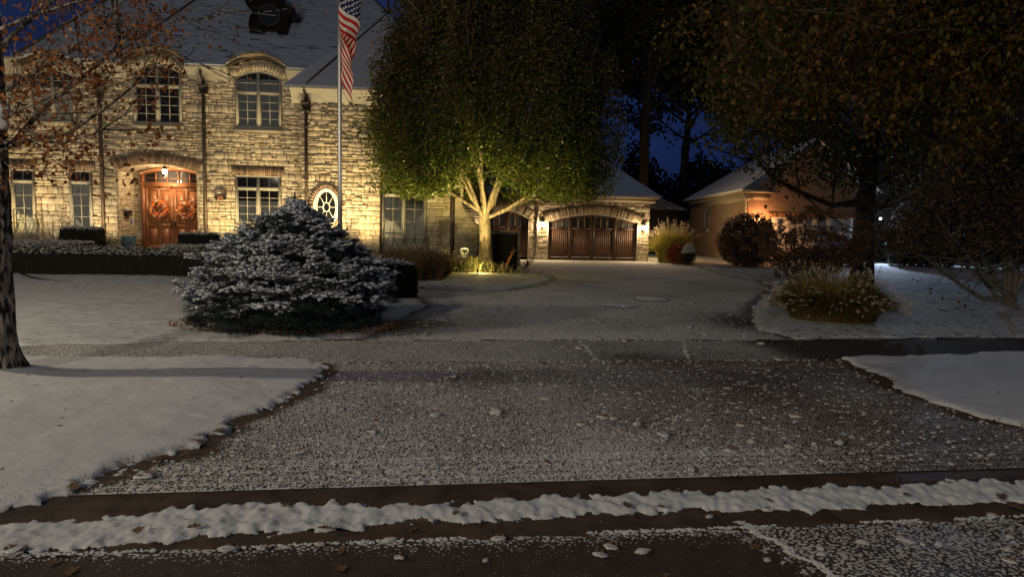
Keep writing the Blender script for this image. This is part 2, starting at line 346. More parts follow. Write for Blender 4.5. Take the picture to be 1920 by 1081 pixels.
# --- rolled kerb with gutter, brown and wet
WETC = mat('wet_concrete', (.085, .060, .042), .6, .35, 2.5, .35, 120, spec=.12, noisecol=(.035, .027, .02), thr=(.5, .75))
m = MB(); prof = [(-.02, -.06), (0, -.034), (.25, -.030), (.42, -.012), (.50, .004), (.70, .004)]
S_ = np.linspace(-16, 16, 120)
V = [[*rd(a, b), c] for a in S_ for b, c in prof]; k = len(prof)
m.add(V, [[i*k+j, (i+1)*k+j, (i+1)*k+j+1, i*k+j+1] for i in range(119) for j in range(k-1)]); m.build('kerb', WETC, smooth=True, kind='structure')
# line of ploughed snow lying in the gutter
top = [(-150, 990), (0, 975), (120, 968), (250, 963), (450, 947), (700, 944), (960, 934), (1200, 925), (1500, 914), (1700, 905), (1850, 902), (1920, 906), (2100, 898)]
bot = [(2100, 925), (1920, 936), (1700, 941), (1500, 948), (1300, 951), (1150, 958), (960, 967), (780, 968), (600, 985), (480, 991), (300, 1002), (170, 1018), (0, 1026), (-150, 1042)]
ga, gb = Gp(top), Gp(bot)
a0 = np.array(ga[0])-RDU*6; b0 = np.array(gb[-1])-RDU*6; a1 = np.array(ga[-1])+RDU*6; b1 = np.array(gb[0])+RDU*6
ridge_poly = [tuple(a0)]+ga+[tuple(a1), tuple(b1)]+gb+[tuple(b0)]
def rz(x, y, sd):
    s, t = rdst(x, y)
    base = np.interp(t, [0, .25, .42, .5], [-.032, -.030, -.012, .004])
    return base-.004+(.026+.020*fbm(x*11, y*11, 3, 7))*np.clip(sd/.075, 0, 1)**.45+.008*fbm(x*30, y*30, 2, 31)*(sd > .01)
m, _ = sheet(ridge_poly, .014, rz, (.05, 16)); m.build('snow_bank', [SNOW], smooth=True, kind='structure')
# thin crust line where gutter meets asphalt
m = MB()
cc = []
for i in range(1500):
    s = random.uniform(-4.5, 6); 
    if vn(np.array([s*3.]), np.array([2.]), 3)[0] < .28: continue
    q = rd(s, random.gauss(.0, .010)); cc.append((q[0], q[1], -.033))
sa_ = rdst(*G(1385, 976, -.03)[:2]); sb_ = rdst(*G(1590, 1090, -.03)[:2])
for i in range(420):
    f_ = random.random()**1.2; q = rd(sa_[0]+(sb_[0]-sa_[0])*f_+random.gauss(0, .012)+.02*sin(f_*19), sa_[1]+(sb_[1]-sa_[1])*f_); cc.append((q[0], q[1], -.033))
cc = np.array(cc); m.blobs(cc, np.stack([rng.uniform(.004, .016, len(cc)), rng.uniform(.004, .009, len(cc)), rng.uniform(.002, .006, len(cc))], 1))
for i in range(0): pass
m.build('snow_crust', SNOW, smooth=True, kind='stuff', label='thin crust of snow along the edge of the dark street asphalt', category='snow')
# --- apron, pavement, driveway: one level, three surfaces
AP = frost_mat('apron_paving', (.095, .068, .047), (.86, .84, .79), 84, .62, pav=(.20, .105))
DR = frost_mat('driveway_asphalt', (.050, .043, .036), (.84, .82, .76), 80, .62)
SW = frost_mat('pavement_concrete', (.060, .050, .040), (.74, .72, .66), 90, .85)
def apron_frost(X, Y):
    s, t = rdst(X, Y)
    f = .64+.20*fbm(X*.8, Y*.8, 3, 12)-.18*sm((s-1.2)/2.4)-.12*sm((t-3.6)/1.3)*sm((s-1)/2)
    return np.clip(f*(1-pmask(X, Y)), 0, 1)
def band(t0, t1, res, s0=-8, s1=9):
    ss = np.arange(s0, s1+res, res); tt = np.append(np.arange(t0, t1-res*.3, res), t1); A, B = np.meshgrid(ss, tt)
    X = RD0[0]+A*RDU[0]+B*RDN[0]; Y = RD0[1]+A*RDU[1]+B*RDN[1]; ny, nx = X.shape
    idx = np.arange(ny*nx).reshape(ny, nx); F = np.stack([idx[:-1, :-1].ravel(), idx[:-1, 1:].ravel(), idx[1:, 1:].ravel(), idx[1:, :-1].ravel()], 1)
    return A, B, X, Y, F
T_A, T_S, T_D = .70, 4.72, 6.30
A, B, X, Y, F = band(T_A, T_S-.012, .07)
m = MB(); m.add(np.stack([X.ravel(), Y.ravel(), np.full(X.size, .008)], 1), F)
jt = .42*(1-sm((B-T_A-.50)/.1))+.07; edge = np.exp(-((B-T_A)/.035)**2)*(.02+.3*fbm(A*7, B*7, 3, 2))+np.exp(-((B-T_A-.48)/.03)**2)*.10
m.build('driveway_apron', AP, attrs={'frost': (apron_frost(X, Y)+edge).ravel(), 'joint': jt.ravel()}, uv=np.stack([A.ravel(), (B-T_A-.01).ravel()], 1), kind='structure')
A, B, X, Y, F = band(T_S, T_D, .07, -16, 16)
wetr = sm((A-4.2)/.9)*.9+.35*np.exp(-((A-2.4)/.8)**2)*np.exp(-((B-T_S-.25)/.35)**2)
fr = (.78-.10*sm((A-0)/4)+.08*fbm(X*.9, Y*.9, 3, 5))*(1-wetr)
fr = np.where(A < -2.6, .78+.1*fbm(X, Y, 2, 4), fr)
m = MB(); jn = []
slabs = [-16]+[x for x in np.arange(-14.4, 16, 1.55)]+[16]
xs = A[0]
for i in range(len(slabs)-1):
    a, b = slabs[i]+.008, slabs[i+1]-.008
    for j in range(14):
        pass
m.add(np.stack([X.ravel(), Y.ravel(), np.full(X.size, .012)], 1), F); m.build('pavement', SW, attrs={'frost': fr.ravel()}, kind='structure')
# driveway sheet
X, Y, F = gridsheet(-9, 12, 8.2, 40, .14, .14); s, t = rdst(X, Y); keep = t > T_D+.012
def blob(cx, cy, rx, ry): return np.exp(-((X-cx)/rx)**2-((Y-cy)/ry)**2)
ex = [G(720, 612), G(1425, 605), G(760, 600), G(1380, 600), G(960, 648)]
wet = .55*blob(ex[0][0]+.2, ex[0][1], .7, .9)+.75*blob(ex[1][0], ex[1][1], 1.0, 1.3)+.3*blob(-1.5, 12, 1.2, 1.2)
dl = np.minimum(np.abs(sdist(X, Y, yard_l)), np.abs(sdist(X, Y, yard_r))); wet = np.maximum(wet, .5*(1-sm((dl-.05)/.3)))
fr = (.88+.20*fbm(X*.5, Y*.5, 3, 13)+.30*sm((Y-19)/12))*(1-wet)  # frost thickens up the drive to paint in the garage lamps' glow
m = MB(); inside = keep.ravel()[F].all(1)
# closer fit to the pavement's edge
q = t < T_D+.16; Z = np.full(X.size, .004)
m.add(np.stack([X.ravel(), Y.ravel(), Z], 1), F[inside]); m.build('driveway', DR, attrs={'frost': np.clip(fr, 0, 1).ravel()}, kind='structure')
m = MB(); m.poly([[*rd(-16, T_A-.1), -.004], [*rd(16, T_A-.1), -.004], [*rd(16, T_D+.7), -.004], [*rd(-16, T_D+.7), -.004]]); m.build('road_bed', mat('joint_dirt', (.02, .016, .012), .7), kind='structure')
# snow caught in the pavement's joints
m = MB(); cc = []
def joint(s0, t0, s1, t1, n, w=.012):
    for i in range(n):
        f = random.random(); q = rd(s0+(s1-s0)*f+random.gauss(0, w), t0+(t1-t0)*f+random.gauss(0, w)); cc.append((q[0], q[1], .012))
J = [G(1085, 640), G(1122, 677), G(1282, 640), G(1290, 677)]
for a, b in ((J[0], J[1]), (J[2], J[3])):
    sa = rdst(a[0], a[1]); sb = rdst(b[0], b[1]); joint(sa[0], sa[1], sb[0], sb[1], 50, .02)
joint(-2.6, T_S, 6, T_S, 150, .014); joint(-2.6, T_D, 4.5, T_D, 120, .014)
for i in range(2600):
    if i < 1500: q = rd(random.uniform(-3.4, 5.6), T_A+.03+(T_S-T_A)*random.random()**1.3)
    else: q = np.array([random.uniform(-3, 4.5), random.uniform(10.2, 19)])
    if max(sdist(np.array([q[0]]), np.array([q[1]]), p_)[0] for p_ in (verge_l, verge_r, yard_l, yard_r)) > -.04: continue
    cc.append((q[0], q[1], .012))
cc = np.array(cc); n = len(cc); m.blobs(cc, np.stack([rng.uniform(.005, .026, n), rng.uniform(.008, .022, n), rng.uniform(.004, .009, n)], 1))
m.build('snow_crumbs', SNOWR, smooth=True, kind='stuff', label='crumbs of snow strewn over the driveway and pavement joints', category='snow')
# ================================================================== HOUSES
STONE = mat('limestone', (.5, .42, .3), .9, .18, 5, .8, 22, island=[(.44, .355, .235), (.58, .49, .35), (.50, .41, .28), (.62, .54, .40), (.46, .39, .29), (.62, .53, .38), (.40, .32, .21)])
ASH = mat('ashlar', (.4, .34, .25), .9, .15, 5, .6, 25, island=[(.30, .25, .18), (.42, .36, .27), (.35, .29, .20), (.46, .41, .31)])
MORT = mat('mortar', (.27, .215, .15), .95, .2, 8)
BRICKA = mat('arch_brick', (.3, .2, .13), .9, .2, 6, .4, 30, island=[(.21, .14, .09), (.34, .23, .15), (.26, .19, .13), (.16, .10, .07)])
CREAM = mat('cream_paint', (.40, .37, .30), .5, .08, 3)
GLASS = mat('window_glass', (.012, .013, .015), .06, .1, 1, spec=.6)
DARKM = mat('dark_metal', (.035, .025, .02), .45, .2, 4, spec=.4)
COPPER = mat('weathered_copper', (.15, .115, .08), .5, .3, 5, metal=.3)
SPOUT = mat('spout_metal', (.12, .085, .062), .5, .2, 4, metal=.2)
SLATE = mat('slate_snow', (.30, .34, .42), .8, .10, 1.2, .35, 14, noisecol=(.06, .06, .065), thr=(.60, .63), stretch=(.5, 5., 5.), detail=6)
SLATEW = mat('slate_snow_clean', (.36, .39, .46), .8, .06, 1.2, .25, 10)
CURT = mat('curtain_cloth', (.62, .62, .54), .9, .2, 3, stretch=(6, 6, .6))
ROOM = mat('dark_room', (.018, .016, .015), .9, .3, 2)
DOORW = mat('door_wood', (.27, .108, .048), .38, .22, 6, stretch=(6, 6, .8), spec=.45)
GARW = mat('garage_wood', (.105, .056, .036), .5, .25, 6, stretch=(5, 5, .6))
GARD = mat('garage_frame_wood', (.062, .034, .022), .5, .25, 6, stretch=(5, 5, .6))
def zarc(o, u): return o['z1']-o.get('rise', 0)*((u-(o['u0']+o['u1'])/2)/((o['u1']-o['u0'])/2))**2
def ext(o, z):
    if z < o['z0'] or z > o['z1']: return None
    sp = o['z1']-o.get('rise', 0); um = (o['u0']+o['u1'])/2; hw = (o['u1']-o['u0'])/2
    if o.get('oval'): k = (z-(o['z0']+o['z1'])/2)/((o['z1']-o['z0'])/2); h = hw*math.sqrt(max(0, 1-k*k)); return um-h, um+h
    if z <= sp: return o['u0'], o['u1']
    h = hw*math.sqrt(max(0, (o['z1']-z)/o['rise'])); return um-h, um+h
def stones(mb, P, u0, u1, z0, z1, ops=(), smin=.10, smax=.48, band=(.13, .29), depth=(.025, .08), gap=.012, ztop=None, off=0., split=(1, 2), rough=.02):
    z = z0; V = []; F = []; n = 0
    while z < z1-.01:
        h = min(random.uniform(*band), z1-z)
        if z1-(z+h) < .1: h = z1-z
        u = u0
        while u < u1-.01:
            w = random.uniform(smin*1.6, smax)
            if u1-(u+w) < .12: w = u1-u
            k = random.randint(*split) if h > .16 else random.randint(1, 2); cuts = sorted([0]+[(i+random.uniform(-.25, .25))/k for i in range(1, k)]+[1])
            for c in range(k):
                za, zb = z+h*cuts[c], z+h*cuts[c+1]; segs = [(u, u+w)] if (w < smax*.6 or random.random() < .5) else [(u, u+w*(q := random.uniform(.35, .65))), (u+w*q, u+w)]
                for a, b in segs:
                    zm = (za+zb)/2; parts = [(a, b)]
                    for o in ops:
                        e = ext(o, zm)
                        if e is None: continue
                        np_ = []
                        for pa, pb in parts:
                            if pb <= e[0] or pa >= e[1]: np_.append((pa, pb)); continue
                            if pa < e[0]: np_.append((pa, e[0]))
                            if pb > e[1]: np_.append((e[1], pb))
                        parts = np_
                    for pa, pb in parts:
                        if pb-pa < .045: continue
                        if ztop is not None:
                            zt = ztop((pa+pb)/2)
                            if za > zt-.03: continue
                            zc = min(zb, zt)
                        else: zc = zb
                        g = gap*.5; d = random.uniform(*depth)+off; j = lambda: random.uniform(-rough, rough); cb = min(.022, (pb-pa)*.2, (zc-za)*.28)
                        for (dd, ins) in ((off*1., 0), (d-cb*.9, 0), (d, cb)):
                            jj = rough if ins else rough*.35
                            for (uu, zz) in ((pa+g+ins, za+g+ins), (pb-g-ins, za+g+ins), (pb-g-ins, zc-g-ins), (pa+g+ins, zc-g-ins)):
                                V.append(P.p(uu+random.uniform(-jj, jj)*.5, zz+random.uniform(-jj, jj)*.5, dd+(random.uniform(-rough, rough) if ins else 0)))
                        for L0 in (0, 4):
                            for q in range(4): F.append([n+L0+q, n+L0+(q+1) % 4, n+L0+4+(q+1) % 4, n+L0+4+q])
                        F.append([n+8, n+9, n+10, n+11]); n += 12
            u += w
        z += h
    if V: mb.add(V, F)
def voussoirs(mb, P, o, hgt, bw=.075, d=.07, over=.0, off=0.):
    """soldier bricks over an opening (flat or arched)"""
    u = o['u0']-over; r = o.get('rise', 0)
    n = max(1, int((o['u1']-o['u0']+2*over)/bw)); bw = (o['u1']-o['u0']+2*over)/n; um = (o['u0']+o['u1'])/2; hw = (o['u1']-o['u0'])/2
    for i in range(n):
        a = u+i*bw+.005; b = a+bw-.01; c = (a+b)/2
        za = zarc(o, max(o['u0'], min(o['u1'], a))); zb = zarc(o, max(o['u0'], min(o['u1'], b))); sl = 2*r*((c-um)/hw)/hw if hw else 0
        h = hgt*random.uniform(.93, 1.05); lean = sl*h*.85+(c-um)*.10*h; dd = d+off+random.uniform(-.008, .012)
        V = [P.p(a, za, off), P.p(b, zb, off), P.p(b+lean, zb+h, off), P.p(a+lean, za+h, off), P.p(a, za, dd), P.p(b, zb, dd), P.p(b+lean, zb+h, dd), P.p(a+lean, za+h, dd)]
        mb.add(V, [[0, 1, 5, 4], [1, 2, 6, 5], [2, 3, 7, 6], [3, 0, 4, 7], [4, 5, 6, 7]])
def arcpts(o, a, b, n=12, dz=0.): return [(a+(b-a)*i/n, zarc(o, a+(b-a)*i/n)+dz) for i in range(n+1)]
def window(P, parent, o, units=2, zt=None, nt=1, nb=4, curt=(0, 0), d0=.015, fw=.065, sill=True, muntin=.022, label=None, frame_m=CREAM, room=ROOM, kind='window', curt_m=None):
    """frame with glazing bars, pane, curtain, sill"""
    u0, u1, z0 = o['u0'], o['u1'], o['z0']
    f = MB()
    f.box(P, u0, u0+fw, d0, d0+.07, z0, zarc(o, u0+fw*.5)); f.box(P, u1-fw, u1, d0, d0+.07, z0, zarc(o, u1-fw*.5)); f.box(P, u0+fw, u1-fw, d0, d0+.068, z0, z0+fw)
    top = arcpts(o, u0, u1, 12); f.prism(P, [(a, b-fw) for a, b in top]+top[::-1], d0+.002, d0+.072)
    w = (u1-u0)/units
    for k in range(1, units): f.box(P, u0+k*w-.05, u0+k*w+.05, d0, d0+.066, z0+fw, zarc(o, u0+k*w)-fw)
    if zt: f.box(P, u0+fw, u1-fw, d0+.004, d0+.060, zt-.05, zt+.05)
    for k in range(units):
        a = u0+k*w+(.05 if k else fw); b = u0+(k+1)*w-(.05 if k < units-1 else fw); c = (a+b)/2
        zlo = z0+fw; zhi = (zt-.05) if zt else zarc(o, c)-fw
        # casement sash
        s = .035
        f.box(P, a, a+s, d0+.008, d0+.05, zlo, zhi); f.box(P, b-s, b, d0+.008, d0+.05, zlo, zhi); f.box(P, a+s, b-s, d0+.008, d0+.049, zlo, zlo+s); f.box(P, a+s, b-s, d0+.008, d0+.049, zhi-s, zhi)
        f.box(P, c-muntin/2, c+muntin/2, d0+.012, d0+.042, zlo, zarc(o, c)-fw)
        for j in range(1, nb):
            z = zlo+(zhi-zlo)*j/nb; f.box(P, a+s, b-s, d0+.012, d0+.040, z-muntin/2, z+muntin/2)
        if zt:
            zs = zarc(o, a)-fw
            for j in range(1, nt):
                z = zt+.05+(zarc(o, c)-fw-zt-.05)*j/nt*.95; f.box(P, a, b, d0+.012, d0+.040, z-muntin/2, z+muntin/2)
    w_ = f.build(kind, frame_m, parent)
    if label: w_['label'] = label
    g = MB(); g.poly([P.p(a, b, d0+.018) for a, b in [(u0+.02, z0+.02), (u1-.02, z0+.02)]+[(q, r-.02) for q, r in arcpts(o, u0+.02, u1-.02)][::-1]]); 
    pn = g.build('pane', GLASSP, w_)
    r = MB(); r.poly([P.p(a, b, .001) for a, b in [(u0, z0), (u1, z0)]+arcpts(o, u0, u1)[::-1]]); r.build('backing', room, w_)
    if curt[1] > curt[0]:
        q = MB(); n = 40; V = []
        for i in range(n+1):
            a = u0+fw*.6+(u1-u0-fw*1.2)*i/n; d = .008+.004*sin(i*1.7)+.002*sin(i*4.1); V += [P.p(a, curt[0], d), P.p(a, min(curt[1], zarc(o, a)-fw*.5), d)]
        q.add(V, [[2*i, 2*i+2, 2*i+3, 2*i+1] for i in range(n)]); q.build('curtain', curt_m or CURT, w_, smooth=True)
    if sill:
        q = MB(); q.box(P, u0-.07, u1+.07, 0, .135, z0-.13, z0-.012); q.build('sill', mat('sill_stone', (.42, .37, .28), .85, .12, 5, .3, 30), w_)
    return w_
def glasspane():
    m = bpy.data.materials.new('pane_glass'); m.use_nodes = True; t = m.node_tree; N = t.nodes; L = t.links.new; N.remove(N['Principled BSDF'])
    a = N.new('ShaderNodeBsdfTransparent'); a.inputs[0].default_value = (.93, .94, .93, 1); b = N.new('ShaderNodeBsdfGlossy'); b.inputs['Roughness'].default_value = .05
    f = N.new('ShaderNodeFresnel'); f.inputs[0].default_value = 1.6; x = N.new('ShaderNodeMixShader'); L(f.outputs[0], x.inputs[0]); L(a.outputs[0], x.inputs[1]); L(b.outputs[0], x.inputs[2]); L(x.outputs[0], N['Material Output'].inputs[0])
    return m
GLASSP = glasspane()
def spout(P, parent, u, z0, z1, d=.16, head=None, w=.105, gooseneck=None):
    m = MB(); m.box(P, u-w/2, u+w/2, d-.085, d, z0, z1)
    for z in np.arange(z0+1, z1, 1.9): m.box(P, u-w/2-.015, u+w/2+.015, d-.13, d+.006, z, z+.05)
    o = m.build('downspout', SPOUT, parent)
    if head:
        q = MB(); q.prism(P, [(u-.07, head-.28), (u+.07, head-.28), (u+.15, head-.16), (u+.15, head), (u-.15, head), (u-.15, head-.16)], d-.13, d+.05); q.box(P, u-.18, u+.18, d-.14, d+.075, head-.03, head+.03)
        q.box(P, u-.17, u+.17, d-.14, d+.07, head-.315, head-.28)
        q.tube([P.p(u, head+.02, d-.03), P.p(u, head+.22, d-.02), P.p(u-.02, head+.38, d+.16), P.p(u-.02, head+.52, d+.2)], .055, 8)
        q.build('rain_head', DARKM, o)
    return o
# ---------------- main house: frames
P0 = hit(300, 430, (0, 26, 0), (0, 1, 0)); HA = Plane((P0[0], 26.0), 6)       # main facade
q = HA.uz(575, 400); wo_ = HA.p(q[0], 0, .85); HB = Plane((wo_[0], wo_[1]), 6)   # wing facade, proud of the main one
ql = HB.uz(713, 400); lo_ = HB.p(ql[0], 0, -.28); HL = Plane((lo_[0], lo_[1]), 6)  # link
UA1 = HA.uz(578, 300)[0]; UB1 = ql[0]; ZG = .38
ZE = 6.86; ZEB = 6.08          # wall tops under the cornices
house = thing('stone_house', HA.p(0, ZG, 0), 'large pale limestone house with snowy slate roof and lit arched entrance', 'house')
def opn(P, x0, x1, yb, yt, rise=0.): 
    ym = (yb+yt)/2; xm = (x0+x1)/2
    return dict(u0=P.uz(x0, ym)[0], u1=P.uz(x1, ym)[0], z0=P.uz(xm, yb)[1], z1=P.uz(xm, yt)[1], rise=rise)
W1 = opn(HA, 25, 68, 441, 318); W2 = opn(HA, 133, 174, 430, 320); W3 = opn(HA, 443, 527, 420, 330)
D0 = opn(HA, 57, 143, 226, 131, .22); D1 = opn(HA, 252, 341, 234, 122, .26); D2 = opn(HA, 443, 528, 242, 134, .26)
DO = opn(HA, 222, 370, 472, 308, .26)
OV = opn(HB, 588, 637, 424, 352); OV['oval'] = 1
W4 = opn(HL, 716, 799, 466, 345)
DO['z0'] = ZG-.1
def arch_outer(o, g, top): return dict(u0=o['u0']-g, u1=o['u1']+g, z0=o['z0'], z1=o['z1']+top, rise=o['rise'])
lint = lambda o, h, ov=.12: dict(u0=o['u0']-ov, u1=o['u1']+ov, z0=o['z1'], z1=o['z1']+h)
ops = [W1, W2, W3, D0, D1, D2, DO, lint(W1, .34), lint(W2, .34), lint(W3, .34)]
ULEFT = HA.uz(-260, 300)[0]
m = MB()
stones(m, HA, ULEFT, UA1, ZG-.3, ZE, [{**o, 'u0': o['u0']-.01, 'u1': o['u1']+.01} for o in ops]+[arch_outer(DO, .0, .42)], ztop=None)
# masonry shoulders of the wall dormers
def dtop(o): return {**o, 'u0': o['u0']-.24, 'u1': o['u1']+.24, 'z1': o['z1']+.42, 'rise': o['rise']*1.55}
for o in (D0, D1, D2):
    t = dtop(o); stones(m, HA, t['u0'], t['u1'], ZE, t['z1'], [dict(u0=o['u0'], u1=o['u1'], z0=0, z1=o['z1']+.22, rise=o['rise'])], ztop=lambda u: zarc(t, u), band=(.1, .2), split=(1, 1))
# wing front and its short left return
stones(m, HB, 0, UB1, ZG-.3, ZEB, [OV, {**OV, 'u0': OV['u0']-.04, 'u1': OV['u1']+.04, 'z0': OV['z0']-.04, 'z1': OV['z1']+.04}])
RET = Plane((HB.O[0], HB.O[1]), 6+90); RETO = Plane(tuple((HA.p(UA1, 0, 0))[:2]), 6-90)
stones(m, RETO, .0, .85, ZG-.3, ZEB)
# link wall
ULe = HL.uz(868, 420)[0]
stones(m, HL, 0, ULe, ZG-.5, 3.9, [W4, {**W4, 'z1': W4['z1']+.3, 'z0': W4['z1']}], smax=.8, depth=(.015, .05), band=(.16, .3), split=(1, 2), rough=.006)
m.build('wall', STONE, house)
# backing walls (behind the stone), with the porch left open
m = MB(); sp = zarc(DO, DO['u0'])
def wall_back(P, a, b, z0, z1, d=0.): m.poly([P.p(a, z0, d), P.p(b, z0, d), P.p(b, z1, d), P.p(a, z1, d)])
wall_back(HA, ULEFT, DO['u0'], ZG-.4, ZE+.2); wall_back(HA, DO['u1'], UA1, ZG-.4, ZE+.2); wall_back(HA, DO['u0'], DO['u1'], DO['z1'], ZE+.2)
ap = arcpts(DO, DO['u0'], DO['u1'], 16)
for i in range(16): m.poly([HA.p(ap[i][0], ap[i][1]), HA.p(ap[i+1][0], ap[i+1][1]), HA.p(ap[i+1][0], DO['z1']), HA.p(ap[i][0], DO['z1'])])
for o in (D0, D1, D2):
    t = dtop(o); m.poly([HA.p(a, b) for a, b in [(t['u0'], ZE)]+arcpts(t, t['u0'], t['u1'])+[(t['u1'], ZE)]])
    m.poly([HA.p(t['u0'], ZE, 0), HA.p(t['u0'], ZE, -1.6), HA.p(t['u0'], zarc(t, t['u0']), -1.6), HA.p(t['u0'], zarc(t, t['u0']), 0)]); m.poly([HA.p(t['u1'], ZE, 0), HA.p(t['u1'], ZE, -1.6), HA.p(t['u1'], zarc(t, t['u1']), -1.6), HA.p(t['u1'], zarc(t, t['u1']), 0)])
wall_back(HB, 0, UB1, ZG-.4, ZEB+.2); wall_back(HL, -.1, ULe, ZG-.6, 4.0)
m.poly([HB.p(0, ZG-.4), HB.p(0, ZG-.4, -1), HB.p(0, ZEB+.2, -1), HB.p(0, ZEB+.2)]); m.poly([HB.p(UB1, ZG-.4), HB.p(UB1, ZG-.4, -9), HB.p(UB1, ZEB+.2, -9), HB.p(UB1, ZEB+.2)])
m.poly([HL.p(ULe, -.3), HL.p(ULe, -.3, -7), HL.p(ULe, 4.0, -7), HL.p(ULe, 4.0)])
m.poly([HA.p(ULEFT, -.3), HA.p(ULEFT, -.3, -12), HA.p(ULEFT, ZE, -12), HA.p(ULEFT, ZE)])
# porch reveal, ceiling and back wall
PD = -1.35; DP = dict(u0=HA.uz(268, 400, PD)[0], u1=HA.uz(386, 400, PD)[0], z0=DO['z0'], z1=HA.uz(320, 314, PD)[1], rise=.22)
for uu in (DO['u0'], DO['u1']): m.poly([HA.p(uu, DO['z0']-.1), HA.p(uu, DO['z0']-.1, PD), HA.p(uu, sp+.1, PD), HA.p(uu, sp+.1)])
for i in range(16): m.poly([HA.p(*ap[i]), HA.p(*ap[i+1]), HA.p(*ap[i+1], PD), HA.p(*ap[i], PD)])
wall_back(HA, DO['u0']-.1, DO['u1']+.6, DO['z0'], DO['z1']+.2, PD)
m.build('mortar_backing', MORT, house)
m = MB()
LR = Plane(tuple(HA.p(DO['u0'], 0, 0)[:2]), 6+90)         # left reveal seen from the right: face towards +u
class Pl2(Plane):
    def __init__(s, O, u, n): s.O = np.array([O[0], O[1], 0.]); s.u = np.array(u, float); s.n = np.array(n, float)
LR = Pl2(HA.p(DO['u0'])[:2], -HA.n, HA.u); RR = Pl2(HA.p(DO['u1'])[:2], -HA.n, -HA.u)
stones(m, LR, 0, -PD, DO['z0'], sp-.02, depth=(.01, .03), rough=.006, band=(.12, .24), split=(1, 2), off=.0)
m.build('porch_wall', STONE, house); m = MB()
stones(m, RR, 0, -PD, DO['z0'], sp-.02, depth=(.01, .03), rough=.006, band=(.12, .24), split=(1, 2), off=.0)
m.build('porch_wall', STONE, house); m = MB()
HD = Plane(tuple(HA.p(0, 0, PD)[:2]), 6)
stones(m, HD, DO['u0'], DO['u1'], DO['z0'], DO['z1'], [DP], depth=(.02, .05), rough=.008, band=(.1, .2), split=(1, 1), smin=.2, smax=.5)
m.build('porch_wall', STONE, house)
m = MB(); m.box(HA, DO['u0'], DO['u1'], PD, .55, ZG-.2, ZG+.13); m.box(HA, DO['u0']-.2, DO['u1']+.2, .552, 1.0, ZG-.2, ZG-.02); m.build('doorstep', mat('step_stone', (.42, .36, .27), .8, .1, 4, .3, 20), house)
# brick lintels and arches
def lintel(P, o, h, **k): b = MB(); voussoirs(b, P, o, h, **k); return b.build('lintel', BRICKA, house)
for o in (W1, W2, W3): lintel(HA, {**o, 'rise': 0}, .34, over=.12)
a = MB(); voussoirs(a, HA, DO, .42, d=.09, over=.06); a.build('entrance_arch', BRICKA, house)
for o in (D0, D1, D2):
    a = MB(); voussoirs(a, HA, {**o, 'z1': o['z1']+.02}, .30, bw=.10, d=.08, over=.1); a.build('dormer_arch', STONE, house)
    t = dtop(o); uu = [t['u0']-.15+(t['u1']-t['u0']+.3)*i/16 for i in range(17)]; t2 = {**t, 'u0': uu[0], 'u1': uu[-1], 'z1': t['z1']+.03, 'rise': t['rise']+.10}
    lo = arcpts(t2, uu[0], uu[-1], 16); hi = [(p, z+.15) for p, z in lo]; f = MB(); f.prism(HA, lo+hi[::-1], -1.2, .30); f.build('dormer_roof', COPPER, house)
    f = MB(); lo2 = arcpts(t2, uu[0]-.04, uu[-1]+.04, 16, .15); f.prism(HA, lo2+[(p, z+.04) for p, z in lo2][::-1], -1.25, .36); f.build('dormer_edge', DARKM, house)
# windows
window(HA, house, W1, 1, W1['z1']-.42, 1, 4, (W1['z0'], W1['z1']-.5), sill=True); window(HA, house, W2, 1, W2['z1']-.42, 1, 4, (W2['z0'], W2['z1']-.45), curt_m=mat('pale_blind', (.60, .62, .58), .9, .1, 3))
window(HA, house, W3, 2, W3['z1']-.47, 1, 4, (W3['z0'], W3['z1']-.95))
window(HA, house, D0, 2, D0['z0']+(D0['z1']-D0['z0'])*.62, 2, 4, (D0['z0'], D0['z1']-.75)); window(HA, house, D1, 2, D1['z0']+(D1['z1']-D1['z0'])*.65, 2, 4)
window(HA, house, D2, 2, D2['z0']+(D2['z1']-D2['z0'])*.63, 2, 4, (D2['z0'], D2['z1']-.30), curt_m=mat('grey_curtain', (.24, .27, .29), .9, .15, 3, stretch=(6, 6, .5)))
window(HL, house, W4, 2, W4['z1']-.42, 1, 4, (W4['z0'], W4['z1']-.5), curt_m=mat('white_shade', (.62, .60, .52), .9, .1, 3))
# oval window with spokes
ou, oz = (OV['u0']+OV['u1'])/2, (OV['z0']+OV['z1'])/2; ra, rb = (OV['u1']-OV['u0'])/2, (OV['z1']-OV['z0'])/2
def ring(f, P, a0, b0, a1, b1, d0, d1, n=36):
    V = []; 
    for i in range(n):
        c, s = cos(2*pi*i/n), sin(2*pi*i/n)
        for (a, b, d) in ((a0, b0, d0), (a0, b0, d1), (a1, b1, d1), (a1, b1, d0)): V.append(P.p(ou+a*c, oz+b*s, d))
    f.add(V, [[4*i+j, 4*((i+1) % n)+j, 4*((i+1) % n)+(j+1) % 4, 4*i+(j+1) % 4] for i in range(n) for j in range(4)])
f = MB(); ring(f, HB, ra, rb, ra-.10, rb-.10, 0, .12); ring(f, HB, ra-.10, rb-.10, ra-.15, rb-.15, .02, .08); ring(f, HB, .14, .19, .10, .15, .02, .07)
for i in range(8):
    a = pi/8*2*i+pi/2; c, s = cos(a), sin(a); p0 = HB.p(ou+.12*c, oz+.17*s, .045); p1 = HB.p(ou+(ra-.12)*c, oz+(rb-.12)*s, .045); f.tube([p0, p1], .013, 4)
ow = f.build('oval_window', mat('white_paint', (.72, .70, .62), .5, .06), house)
f = MB(); f.poly([HB.p(ou+(ra-.05)*cos(t), oz+(rb-.05)*sin(t), .03) for t in np.linspace(0, 2*pi, 30)[:-1]]); f.build('pane', GLASS, ow)
f = MB(); n = 22
